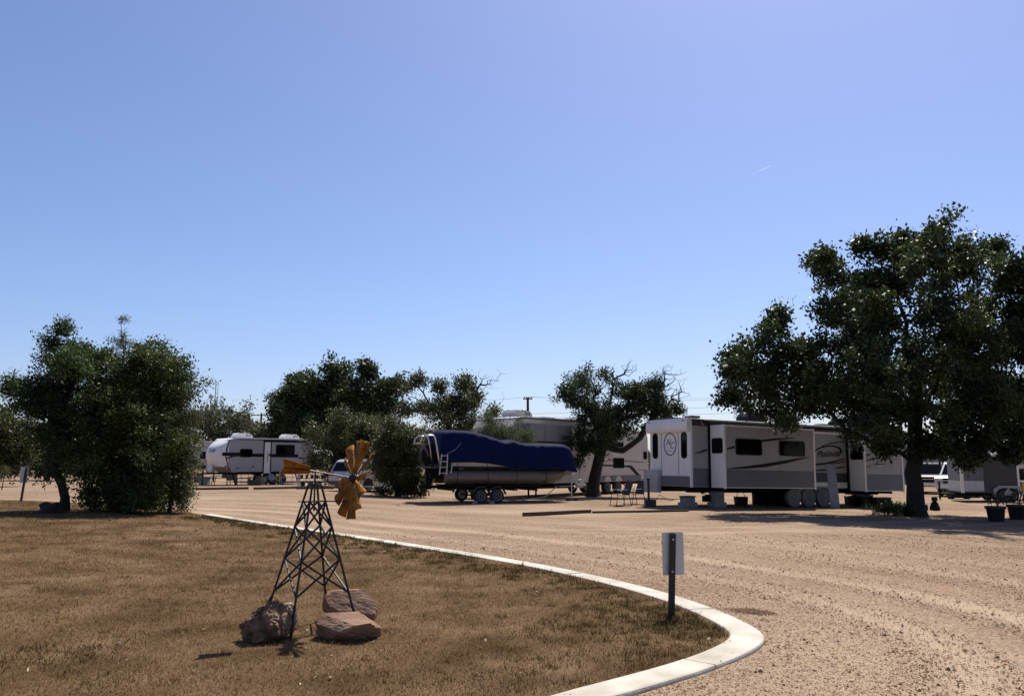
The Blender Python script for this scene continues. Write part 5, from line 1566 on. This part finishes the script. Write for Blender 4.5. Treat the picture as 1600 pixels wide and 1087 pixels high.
# cream trailer roof behind
O = Vector((at(1515, 725, 50).x, 50, 0)); O.z = tz(O.x, O.y)
fd = Fr(O, 8, 0)
cr = empty('cream_trailer', fd.M, 'cream trailer whose roof shows above the dark cargo trailer', 'trailer')
z1 = fd.uv(1560, 713)[1]
MB().box(0, 9, 0, 2.4, .6, z1).build('body', 'cream', cr, bevel=.06)
blk('roof_edge', 'white', cr, -.02, 9.02, -.02, 2.42, z1 - .02, z1 + .06)
fan_unit(cr, fd.uv(1572, 712)[0], 1.2, z1 + .03, 1.0, .7, .3, 'white')
x0, zz1 = fd.uv(1592, 732); window(cr, x0, x0 + .8, zz1 - .7, zz1, -.002)
for x in (3, 4): wheel(cr, x, .1, fd.down(x, .1) + .33, .33, .2)
blk('chassis', 'chassis', cr, .2, 8.8, .3, 2.1, .42, .602)
# slate blue shed
O = Vector((at(1415, 725, 72).x, 72, 0)); O.z = tz(O.x, O.y)
fs = Fr(O, 10, 0)
sh = empty('metal_shed', fs.M, 'long slate blue metal shed behind the oak', 'shed')
zs = fs.uv(1500, 697)[1]
MB().prism([(0, 0), (10, 0), (10, zs), (5, zs + 1.3), (0, zs)], 0, 24, 'x').build('wall', 'slate', sh)
for k in range(24): blk('panel_rib', 'slate', sh, k + .46, k + .54, -.03, -.002, .05, zs - .05)
for y0, y1, z_0, z_1 in ((-.35, 5.02, zs - .06, zs + 1.36), (4.98, 10.35, zs + 1.36, zs - .06)):
    MB().prism([(y0, z_0), (y1, z_1), (y1, z_1 + .08), (y0, z_0 + .08)], -.3, 24.3, 'x').build('roof', 'galv', sh)
for x in (1.2, 3.4, 17): blk('door', 'midgrey', sh, x, x + 1.0, -.05, -.003, .02, 2.1)
for x in (2.0, 5.4): blk('downpipe', 'galv', sh, x + .6, x + .7, -.1, -.031, 0, zs - .1)
# yellow bin at the right edge
p = on_ground(1600, 783)
e = empty('yellow_cart', p, 'yellow sided cart at the frame edge below the cream trailer', 'cart')
MB().box(-.2, 1.0, -.3, .3, .35, .85).build('box', 'yellow', e, bevel=.02)
for x in (-.15, .9):
    for y in (-.25, .25): blk('leg', 'timber', e, x - .03, x + .03, y - .03, y + .03, 0, .35)
blk('lid', 'palegrey', e, -.23, 1.03, -.33, .33, .85, .95, .01)

# planters and figurine in the oak's shade
def planter(px, py, label, seed, s=1.0):
    p = on_ground(px, py)
    e = empty('planter', p, label, 'planter', 'planters in the shade of the oak')
    MB().lathe([(.19 * s, 0), (.22 * s, .02), (.26 * s, .38 * s), (.30 * s, .39 * s), (.30 * s, .46 * s), (.26 * s, .46 * s), (.25 * s, .40 * s)], n=20).build('pot', 'terracotta', e, smooth=True)
    g = np.random.default_rng(seed); m_ = MB()
    for k in range(7):
        a = g.random() * 6.28; h = .35 + .3 * g.random()
        m_.tube([(.08 * math.cos(a), .08 * math.sin(a), .40 * s), (.13 * math.cos(a), .13 * math.sin(a), .4 * s + h * .6), (.2 * math.cos(a), .2 * math.sin(a), .4 * s + h)], .008, 4)
    m_.build('stems', M['greybark'], e)
    C_ = g.normal(size=(22, 3)) * (.14, .14, .12) + np.array((0, 0, .40 * s + .28))
    v, f, t = leaf_cloud(C_, .05, 9, .07, seed)
    ob = npmesh('foliage', v, f, LM['oak'], e, tint=t); ob['kind'] = 'stuff'
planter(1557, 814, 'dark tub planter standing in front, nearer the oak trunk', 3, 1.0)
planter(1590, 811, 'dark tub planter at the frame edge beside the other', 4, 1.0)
p = on_ground(1461, 797)
e = empty('garden_figurine', p, 'small dark garden figurine sitting by the oak roots', 'figurine')
MB().lathe([(.16, 0), (.19, .04), (.18, .12), (.14, .22), (.12, .29), (.06, .335)], n=14).build('body', 'black', e, smooth=True)
MB().lathe([(.04, .32), (.09, .35), (.115, .42), (.10, .49), (.05, .53)], (0, -.02, 0), 12).build('head', 'black', e, smooth=True)
MB().lathe([(.05, 0), (.06, .02), (.05, .2), (.02, .23)], (-.32, 0, 0), 8).build('lantern', 'black', e)
# low bed of plants round the oak foot
g = np.random.default_rng(91)
c0 = stand(1395, 27.6)
C_ = np.array([(c0.x + g.normal() * .35, c0.y + g.normal() * .3, c0.z + .08 + .22 * g.random()) for _ in range(60)])
v, f, t = leaf_cloud(C_, .09, 40, .12, 92, asp=.22, up=.8)
e = empty('strappy_plant', c0, 'strappy dark plant clump at the foot of the oak', 'plant')
ob = npmesh('leaves', v - np.array(c0), f, LM['oak'], e, tint=t); ob['kind'] = 'stuff'
g = np.random.default_rng(93); m_ = MB()
for k in range(8): a = g.random() * 6.28; m_.tube([(0, 0, 0), (.25 * math.cos(a), .25 * math.sin(a), .3)], .012, 4)
m_.build('stems', M['greybark'], e)

# timbers lying on the gravel
def timber(pa, pb, label, w_=.13, h_=.11):
    a, b_ = on_ground(*pa), on_ground(*pb)
    d_ = b_ - a; L = math.hypot(d_.x, d_.y)
    o = MB().box(0, L, -w_ / 2, w_ / 2, -.01, h_).build('landscape_timber', 'timber', None, bevel=.012)
    o.matrix_world = Matrix.Translation(a) @ Matrix.Rotation(math.atan2(d_.y, d_.x), 4, 'Z') @ Matrix.Rotation(-math.atan2(d_.z, L), 4, 'Y')
    tag(o, label, 'timber', 'timbers edging the parking bays')
timber((818, 806), (922, 801), 'dark timber on the gravel in front of the boat hitch'); timber((926, 801.5), (1075, 799), 'dark timber on the gravel in front of the patio chairs', .10, .07)
timber((288, 765.5), (388, 764), 'timber on the gravel before the rounded nose of the far trailer'); timber((397, 764.5), (462, 763), 'timber on the gravel before the flower ornaments'); timber((464, 764), (520, 763.5), 'timber on the gravel under the windmill tail')

# ================================================================== yard things round the far trailer
def yard(px, py): return on_ground(px, py)
p = yard(319, 757); e = empty('storage_tub', p, 'grey blue plastic tub before the rounded trailer nose', 'tub')
MB().prism([(-.26, 0), (.26, 0), (.30, .44), (-.30, .44)], -.22, .22).build('tub', 'plastic', e); blk('lid', 'plastic', e, -.33, .33, -.25, .25, .44, .50, .01)
p = yard(345, 757); e = empty('low_table', p, 'low dark folding table below the trailer nose', 'table')
blk('tabletop', 'putty', e, -.55, .55, -.3, .3, .52, .56)
for x in (-.5, .5):
    for y in (-.26, .26): MB().tube([(x, y, 0), (x * .8, y, .52)], .025, 6).build('leg', 'black', e)
p = yard(362, 757); e = empty('sling_chair', Matrix.Translation(p) @ Matrix.Rotation(R(200), 4, 'Z'), 'white sling chair leaning back beside the low table', 'chair')
MB().grid([[(-.28, y, z), (.28, y, z)] for y, z in ((-.3, .36), (0, .26), (.25, .34), (.5, .85))]).build('sling', 'palegrey', e)
for x in (-.29, .29): MB().tube([(x, -.35, 0), (x, .0, .28), (x, .5, .88)], .018, 5).build('frame', 'steel', e); MB().tube([(x, .4, 0), (x, .1, .28), (x, -.3, .38)], .018, 5).build('leg', 'steel', e)
p = yard(379, 757); e = empty('wooden_bench', p, 'small pale wooden bench under the trailer belt window', 'bench')
blk('seat', 'wood', e, -.5, .5, -.17, .17, .36, .42)
for x in (-.4, .4): blk('leg', 'wood', e, x - .04, x + .04, -.14, .14, 0, .36)
p = yard(399, 758); e = empty('wire_basket', p, 'dark wire basket by the trailer door', 'basket')
m_ = MB()
for x in np.linspace(-.4, .4, 6): m_.tube([(x, -.25, 0), (x, -.25, .5)], .012, 4).tube([(x, .25, 0), (x, .25, .5)], .012, 4)
for z in (.02, .25, .5): m_.tube([(-.4, -.25, z), (.4, -.25, z), (.4, .25, z), (-.4, .25, z), (-.4, -.25, z)], .014, 4)
m_.build('cage', 'iron', e); blk('contents', 'darkgrey', e, -.36, .36, -.2, .2, .02, .34, .04)
def flower(px, py, top, mat, cmat, np_, r_, label):
    p = yard(px, py); h = at(px, top, p.y).z - p.z
    e = empty('flower_ornament', p, label, 'garden ornament', 'flower ornaments by the trailer')
    MB().tube([(0, 0, 0), (0, 0, h)], .015, 6).build('stake', 'iron', e)
    for k in range(np_):
        a = 2 * math.pi * k / np_
        c, s_ = math.cos(a), math.sin(a)
        w_ = r_ * math.pi / np_ * .85
        pr = [(.35, 0), (.6, .8), (.9, 1), (1.03, .0), (.9, -1), (.6, -.8)]
        MB().prism([(r_ * u * c - w_ * v_ * s_, h + r_ * u * s_ + w_ * v_ * c) for u, v_ in pr], -.03, -.015).build('petal', mat, e)
    MB().lathe([(r_ * .42, .0), (r_ * .36, -.06), (r_ * .1, -.08)], (0, -.005, h), 14, 'y').build('flower_centre', cmat, e)
    for s_ in (-1, 1): MB().prism([(0, h * .25), (.12 * s_, h * .4), (.2 * s_, h * .42), (.1 * s_, h * .28)], -.02, -.01).build('leaf', 'willowpaint', e)
M['willowpaint'] = pmat('pale_leaf_paint', (.3, .3, .2), .6)
flower(411.5, 757, 749, 'daisy', 'tan', 12, .17, 'white daisy ornament on a stake by the trailer door')
flower(434.5, 757, 746.5, 'yellow', 'brown', 12, .19, 'yellow sunflower ornament on a stake by the trailer door')
p = yard(424, 757.5); h = at(424, 745.5, p.y).z - p.z
e = empty('blue_spinner', p, 'blue grey disc spinner between the two flower ornaments', 'garden ornament')
MB().tube([(0, 0, 0), (0, 0, h)], .015, 6).build('stake', 'iron', e)
MB().lathe([(.05, .0), (.2, -.01), (.21, -.03), (.04, -.06)], (0, -.01, h), 18, 'y').build('disc', 'slate', e)
p = yard(422, 757); e = empty('wire_fence', p, 'thin wire garden fence in front of the trailer door', 'fence')
for k in range(9): MB().tube([(k * .45 - 1.8, 0, 0), (k * .45 - 1.8, 0, .85)], .012, 5).build('post', 'iron', e)
for z in (.82, .45, .1): MB().tube([(-1.8, 0, z), (1.8, 0, z)], .008, 4).build('wire', 'iron', e)
p = yard(452, 757); e = empty('shelf_rack', p, 'grey metal shelf rack below the big trailer window', 'rack')
for x in (-.55, .55):
    for y in (-.2, .2): blk('upright', 'galv', e, x - .02, x + .02, y - .02, y + .02, 0, .85)
for z in (.1, .45, .82): blk('shelf', 'galv', e, -.53, .53, -.18, .18, z, z + .03)
MB().tube([(.95, -.2, 0), (1.2, .0, .8)], .03, 6).build('brace', 'galv', e)
p = yard(487, 759); e = empty('pot_stand', p, 'cluttered plant stand with pots beside the silver car', 'plant stand')
blk('shelf', 'darkgrey', e, -.8, .8, -.2, .2, .42, .46)
for x in (-.75, .75):
    for y in (-.16, .16): blk('leg', 'galv', e, x - .02, x + .02, y - .02, y + .02, 0, .75)
g = np.random.default_rng(15)
for k in range(5): x = -.6 + .3 * k; MB().lathe([(.07, .462), (.10, .62 + .05 * g.random()), (.085, .6)], (x, 0, 0), 10).build('pot', 'plastic' if k % 2 else 'terracotta', e)
for k in range(3): x = -.5 + .45 * k; MB().lathe([(.12, 0), (.16, .25), (.14, .24)], (x, -.1, 0), 10).build('pot', 'darkgrey', e)
# lumps and a stump on the lawn
p = on_ground(76, 806)
def lump(c, r_, seed, amp=.35, sub=4, ridg=1.6, flatb=None):
    bm = bmesh.new(); bmesh.ops.create_icosphere(bm, subdivisions=sub, radius=1)
    for v_ in bm.verts:
        q = v_.co.copy()
        n1 = noise.noise(q * 1.3 + Vector((seed, 0, 0))); n2 = noise.noise(q * 3.1 + Vector((0, seed, 0))); n3 = noise.noise(q * 8 + Vector((0, 0, seed)))
        v_.co = Vector((q.x * r_[0], q.y * r_[1], q.z * r_[2])) * (1 + amp * n1 + amp * .4 * n2 * ridg + amp * .16 * n3)
    return bm
e = empty('tree_stump', p, 'rough dark stump in the shade of the leaning tree', 'stump')
st = MB().lathe([(.34, -.05), (.27, .05), (.22, .16), (.20, .30), (.12, .33), (.03, .28)], n=16)
for v_ in st.bm.verts: v_.co += Vector((noise.noise(v_.co * 5), noise.noise(v_.co * 5 + Vector((3, 0, 0))), noise.noise(v_.co * 6) * .8)) * .07
st.build('stump', 'bark', e)
for a in (.3, 2.2, 4.1): MB().tube([(.2 * math.cos(a), .2 * math.sin(a), .06), (.45 * math.cos(a), .45 * math.sin(a), .02), (.65 * math.cos(a), .65 * math.sin(a), -.03)], [.07, .05, .02], 6).build('root', 'bark', e)

# ================================================================== sign posts
def sign(px, py, rz, lean, label, pw=.20, ph=.42, h=.88, side=.03, thin=.06):
    p = on_ground(px, py, KH - .02); p.z += KH - .03
    e = empty('sign_post', Matrix.Translation(p) @ Matrix.Rotation(R(lean), 4, 'Y'), label, 'sign', 'small number signs on posts')
    po = MB().prism([(-thin / 2, -.02), (thin / 2, -.02), (thin / 2, .03), (thin / 2 - .006, .03), (thin / 2 - .006, -.014), (-thin / 2 + .006, -.014), (-thin / 2 + .006, .03), (-thin / 2, .03)], -.1, h, 'z').build('post', 'iron', e)
    pn = MB().prism(rrect(-pw / 2, pw / 2, h - ph, h + .012, .015), .034, .038).build('sign_panel', M['signgrey'], e)
    pn.location = (side, 0, 0); pn.rotation_euler = (0, R(-lean * .7 - 1), R(rz))
    for z in (h - .06, h - ph + .04): MB().lathe([(.008, -.03), (.012, -.025), (.012, -.02)], (.0, 0, z), 8, 'y').build('bolt', 'galv', e)
    return e
M['signgrey'] = pmat('grey_sign_back', (.50, .49, .48), .45, .2, var=.06, scale=6)
sign(1049, 963, 12, 2.6, 'pale blank backed sign on a dark leaning post by the kerb tip', side=.05, pw=.235, ph=.42, h=.84)
sign(33, 781, 10, 4.5, 'far small sign on a leaning post beyond the leaning tree', pw=.24, ph=.52, h=1.1, side=.01)

# ================================================================== orange garden windmill and its boulders
wc = stand(493, 7.9); wc.z = float(lawn_z(np.array([wc.x]), np.array([wc.y]))[0])
wm = empty('garden_windmill', wc, 'black lattice garden windmill with orange rotor and tail', 'windmill')
M['orange'] = pmat('rusty_orange_paint', (.11, .036, .008), .75, .0, scale=13, c2=(.40, .165, .016), bump=.1, detail=8, spec=.15)
ztop = at(495, 757, 7.9).z - wc.z
hb, ht = .47, .065
rot = R(-7)
ft = [Vector((math.cos(rot + k * math.pi / 2 - math.pi / 2), math.sin(rot + k * math.pi / 2 - math.pi / 2), 0)) for k in range(4)]
corner = lambda k, z: ft[k % 4] * (hb + (ht - hb) * z / ztop) + Vector((0, 0, z))
for k in range(4): MB().tube([corner(k, -.06), corner(k, ztop)], .012, 6).build('leg', 'iron', wm)
lev = [.155, .30, .53, .77, .93]
lev = [ztop * q for q in (.245, .475, .70, .88)]
for k in range(4):
    for a, b_ in zip([lev[0], lev[1], lev[2]], [lev[1], lev[2], lev[3]]):
        MB().tube([corner(k, a), corner(k + 1, b_)], .0105, 5).build('brace', 'iron', wm)
        MB().tube([corner(k + 1, a), corner(k, b_)], .0105, 5).build('brace', 'iron', wm)
    MB().tube([corner(k, lev[1]), corner(k + 1, lev[1])], .003, 4).build('strut', 'iron', wm)
    q = corner(k, lev[0]); o_ = ft[k] * .02
    MB().tube([q, ft[k] * (hb + .07) + Vector((.03 * (-1) ** k, 0, -.04))], .007, 5).build('foot_stay', 'iron', wm)
MB().tube([corner(0, lev[3]) + Vector((-.06, 0, 0)), corner(2, lev[3]) + Vector((.05, 0, 0))], .007, 5).build('strut', 'iron', wm)
MB().tube([(-.16, 0, lev[3]), (.32, .05, lev[3])], .006, 5).build('strut', 'iron', wm)
m_ = MB().box(-.045, .045, -.045, .045, ztop - .01, ztop + .012).build('platform', 'iron', wm, bevel=.004)
for k in range(4):
    q = ft[k] * .055
    MB().tube([(q.x, q.y, ztop), (q.x * 1.5, q.y * 1.5, ztop + .035)], .006, 5).build('prong', 'iron', wm)
# rotor shaft with tail
hub = at(553, 747, 7.92) - wc; tl = at(486, 735, 7.69) - wc
ax = (hub - tl).normalized()
zp = tl.lerp(hub, (0 - tl.x) / (hub.x - tl.x)).z
MB().tube([(.0, 0, ztop - .25), (.0, -.0, zp)], .009, 8).build('mast', 'iron', wm)
MB().tube([tl - ax * .04, hub + ax * .04], .0075, 6).build('shaft', 'iron', wm)
t2 = at(442, 729, 7.5) - wc
def plate(pts, name, th=.003):
    """a thin bent sheet from points on a plane"""
    P_ = [Vector(q) for q in pts]; nn = (P_[1] - P_[0]).cross(P_[2] - P_[0]).normalized() * th
    mb = MB(); a = [mb.bm.verts.new(q) for q in P_]; b_ = [mb.bm.verts.new(q + nn) for q in P_]
    mb.face(a); mb.face(b_[::-1])
    for i in range(len(P_)): j = (i + 1) % len(P_); mb.face([a[i], a[j], b_[j], b_[i]])
    return mb.build(name, M['orange'], wm)
tv = lambda px, py, Y: at(px, py, Y) - wc
plate([tv(444, 730, 7.57), tv(442.5, 715.5, 7.51), tv(485.5, 728.5, 7.65), tv(485, 733.5, 7.69)], 'tail_fin')
plate([tv(444, 730.5, 7.568), tv(485, 734, 7.688), tv(483, 740, 7.73), tv(437, 740, 7.63)], 'tail_fin')
MB().tube([tv(443, 730, 7.57), tl], .005, 5).build('tail_rib', 'iron', wm)
# blades: a dished wheel of bent sheets on the hub
e1 = ax.cross(Vector((0, 0, 1))).normalized(); e2 = e1.cross(ax).normalized()
rr_ = random.Random(4)
for k in range(12):
    a = 2 * math.pi * k / 12 + .13 + rr_.uniform(-.06, .06)
    rd = (e1 * math.cos(a) + e2 * math.sin(a)); tg = (e2 * math.cos(a) - e1 * math.sin(a))
    pit = R((24 if math.sin(a) < .72 else -28) + rr_.uniform(-8, 8)); wv = tg * math.cos(pit) + ax * math.sin(pit); nv_ = rd.cross(wv)
    R0, R1 = .06, .385 * rr_.uniform(.95, 1.04)
    tilt = ax * rr_.uniform(-.02, .03)
    rows = []
    for i in range(6):
        t = i / 5; hw = .014 + .047 * t ** .85
        c = hub + rd * (R0 + (R1 - R0) * t) + tilt * t
        rows.append([c + wv * hw * u + nv_ * (.016 * (1 - u * u) * (.4 + t)) for u in (-1, -.5, 0, .5, 1)])
    o = MB().grid(rows).build('blade', M['orange'], wm, smooth=True)
    so = o.modifiers.new('thickness', 'SOLIDIFY'); so.thickness = .0025
    MB().tube([hub + rd * .02, hub + rd * .36], .0045, 5).build('spoke', 'iron', wm)
MB().tube([hub - ax * .05, hub - ax * .02, hub + ax * .03, hub + ax * .06], [.02, .042, .042, .012], 12).build('hub', 'iron', wm)
for rg in (.245,):
    MB().tube([hub + e1 * rg * math.cos(t) + e2 * rg * math.sin(t) - ax * .02 for t in np.linspace(0, 2 * math.pi, 37)], .0028, 5, cap=False).build('wheel_ring', 'iron', wm)

def boulder(px, py, Y, r_, seed, mat, label, rz=0, amp=.3, tiltx=0, cutn=7, pit=0):
    p = stand(px, Y); zl = float(lawn_z(np.array([p.x]), np.array([p.y]))[0])
    bm = bmesh.new(); bmesh.ops.create_icosphere(bm, subdivisions=6, radius=1)
    rb = random.Random(int(seed * 10))
    cuts_ = []
    for _ in range(cutn):
        nv = Vector((rb.gauss(0, 1), rb.gauss(0, 1), rb.gauss(0, .8))).normalized()
        cuts_.append((nv, rb.uniform(.62, .86)))
    for v_ in bm.verts:
        q = v_.co.copy()
        s_ = (abs(q.x) ** 5 + abs(q.y) ** 5 + abs(q.z) ** 5) ** -.2
        q = q * (s_ * .7 + .3) * (1 + .10 * noise.noise(q * 1.4 + Vector((seed, 0, 0))))
        for nv, d0 in cuts_:                    # split faces
            e_ = q.dot(nv) - d0
            if e_ > 0: q -= nv * e_ * .92
        n2 = noise.noise(q * 2.6 + Vector((0, seed, 0))); n3 = noise.noise(q * 7 + Vector((0, 0, seed))); n4 = noise.noise(q * 18 + Vector((seed, 0, 3)))
        vor = noise.voronoi(q * 3.2 + Vector((seed, seed, 0)))[0]
        k = 1 + amp * (.25 * n2 + .12 * n3 + .05 * n4) + pit * (min(.35, vor[1] - vor[0]) - .2)
        v_.co = Vector((q.x * r_[0], q.y * r_[1], q.z * r_[2])) * k
    me = bpy.data.meshes.new('boulder'); bm.to_mesh(me); bm.free()
    me.polygons.foreach_set('use_smooth', [True] * len(me.polygons))
    o = link('boulder', me, mat)
    o.matrix_world = Matrix.Translation((p.x, p.y, zl + py)) @ Matrix.Rotation(R(rz), 4, 'Z') @ Matrix.Rotation(R(tiltx), 4, 'Y')
    return tag(o, label, 'boulder', 'boulders round the windmill')
mr1 = pmat('dark_rugged_rock', (.050, .028, .018), .95, scale=9, c2=(.29, .185, .12), bump=1.0, bscale=45, detail=12, spec=.05)
mr2 = pmat('brown_sandstone', (.14, .085, .058), .9, scale=4, c2=(.31, .20, .135), bump=.5, bscale=60, detail=12, spec=.05)
mr3 = pmat('tan_sandstone', (.26, .18, .125), .9, scale=5, c2=(.40, .29, .20), bump=.4, bscale=60, detail=10)
boulder(431, .115, 7.35, (.245, .20, .165), 3.3, mr1, 'dark pitted boulder heaped at the near side of the windmill', 18, .45, cutn=10, pit=.22, tiltx=-26)
boulder(457, .09, 7.98, (.115, .12, .13), 8.1, mr3, 'small pale boulder tucked behind the dark pitted one', 10, .3)
boulder(549, .085, 7.42, (.285, .19, .125), 5.7, mr2, 'low flat brown boulder at the front of the windmill', -4, .25, cutn=6)
boulder(554, .12, 8.35, (.275, .17, .165), 6.4, mr2, 'taller brown boulder behind the flat one', 6, .2, cutn=5)

# ================================================================== poles, wires and a mast in the distance
def upole(px, top, Y, label, arms=((-.9, .9, -.5),), can=True, lampy=False):
    p = stand(px, Y); h = at(px, top, Y).z - p.z
    e = empty('utility_pole', p, label, 'utility pole', 'utility poles in the distance')
    MB().tube([(0, 0, -.2), (0, 0, h)], [.17, .12], 10).build('pole', 'pole', e)
    for a, b_, dz in arms:
        c = blk('crossarm', 'pole', e, a, b_, -.2, -.1, h + dz - .06, h + dz + .06)
        for x in np.linspace(a + .1, b_ - .1, 4): MB().lathe([(.03, 0), (.06, .06), (.03, .14)], (x, -.15, h + dz + .06), 8).build('insulator', 'darkgrey', c)
    if can: MB().lathe([(.2, 0), (.26, .05), (.26, .85), (.1, .95)], (-.42, -.15, h - 2.1), 12).build('transformer', 'midgrey', e)
    if lampy: MB().tube([(0, -.1, h - .1), (.8, -.3, h + .02), (1.6, -.4, h - .35)], .05, 6).build('lamp_arm', 'galv', e)
    return e, p, h
pA = upole(825, 621, 78, 'utility pole with transformer above the cream fifth wheel trailer', ((-.45, .45, -.12),))
pB = upole(430, 614, 80, 'utility pole with a curved arm beside the rounded oak', (), True, True)
pC = upole(405, 645, 105, 'far utility pole with a wide crossarm over the white trailer', ((-1.3, 1.3, -.3), (-.8, .8, -1.5)), False)
def wire(a, b_, label, sag=.6, r_=.014):
    pts_ = [a.lerp(b_, t) - Vector((0, 0, 4 * sag * t * (1 - t))) for t in np.linspace(0, 1, 17)]
    o = MB().tube(pts_, r_, 4).build('power_line', 'wire', None)
    tag(o, label, 'power line', 'power lines in the distance')
tA = lambda dz, dx=0: pA[1] + Vector((dx, -.15, pA[2] + dz))
wire(tA(.05, -.4), at(1500, 606, 100), 'highest power line running behind the big oak')
wire(tA(.05, .4), at(1500, 613, 96), 'second power line running behind the big oak')
wire(tA(-1.6), at(1500, 611, 78), 'lower power line above the cream trailer roof', .3)
wire(tA(-2.0), at(1500, 626, 76), 'lowest power line above the cream trailer roof', .3)
wire(pB[1] + Vector((0, 0, pB[2] - .8)), tA(.0, -.45), 'power line between the two nearer poles', .5)
wire(pC[1] + Vector((-1.1, 0, pC[2])), at(-60, 660, 110), 'power line running off from the far pole', .5)
wire(pC[1] + Vector((1.1, 0, pC[2])), pB[1] + Vector((0, 0, pB[2] - .6)), 'power line from the far pole to the curved arm pole', .3)
p = stand(332, 150); h = at(332, 595, 150).z - p.z
e = empty('lattice_mast', p, 'slim lattice radio mast above the pale mesquite', 'mast')
cr_ = [(.28 * math.cos(a), .28 * math.sin(a)) for a in (.5, 2.6, 4.7)]
for x, y in cr_: MB().tube([(x, y, 0), (x, y, h)], .05, 5).build('rail', 'galv', e)
m_ = MB(); 
for k, z in enumerate(np.arange(0, h - .5, .55)):
    a, b_ = cr_[k % 3], cr_[(k + 1) % 3]; m_.tube([(*a, z), (*b_, z + .55)], .03, 4); a, b_ = cr_[(k + 1) % 3], cr_[(k + 2) % 3]; m_.tube([(*a, z), (*b_, z)], .03, 4)
ob = m_.build('bracing', 'galv', e); ob['kind'] = 'stuff'
zz_ = at(326, 620, 150).z - p.z
MB().lathe([(.05, 0), (.35, -.1), (.42, -.45), (.38, -.5)], (-.75, -.2, zz_), 14, 'y').build('dish', 'galv', e)
MB().tube([(-.2, 0, zz_), (-.75, -.1, zz_)], .06, 5).build('dish_arm', 'galv', e)
# vapour trail high in the sky
a, b_ = at(1170, 275.5, 6000), at(1204, 259, 6000)
mv = bpy.data.materials.new('vapour'); mv.use_nodes = True
n, l = mv.node_tree.nodes, mv.node_tree.links
tp = n.new('ShaderNodeBsdfTransparent'); mx = n.new('ShaderNodeMixShader'); mx.inputs[0].default_value = .07
df = n.new('ShaderNodeBsdfTranslucent'); df.inputs[0].default_value = (.95, .95, .95, 1)
l.new(tp.outputs[0], mx.inputs[1]); l.new(df.outputs[0], mx.inputs[2]); l.new(mx.outputs[0], n['Material Output'].inputs[0])
o = MB().tube([a.lerp(b_, t) for t in np.linspace(0, 1, 9)], [.5 + 4.5 * t ** .6 for t in np.linspace(0, 1, 9)], 8).build('vapour_trail', mv)
tag(o, 'short faint vapour trail high in the blue sky', 'vapour trail')
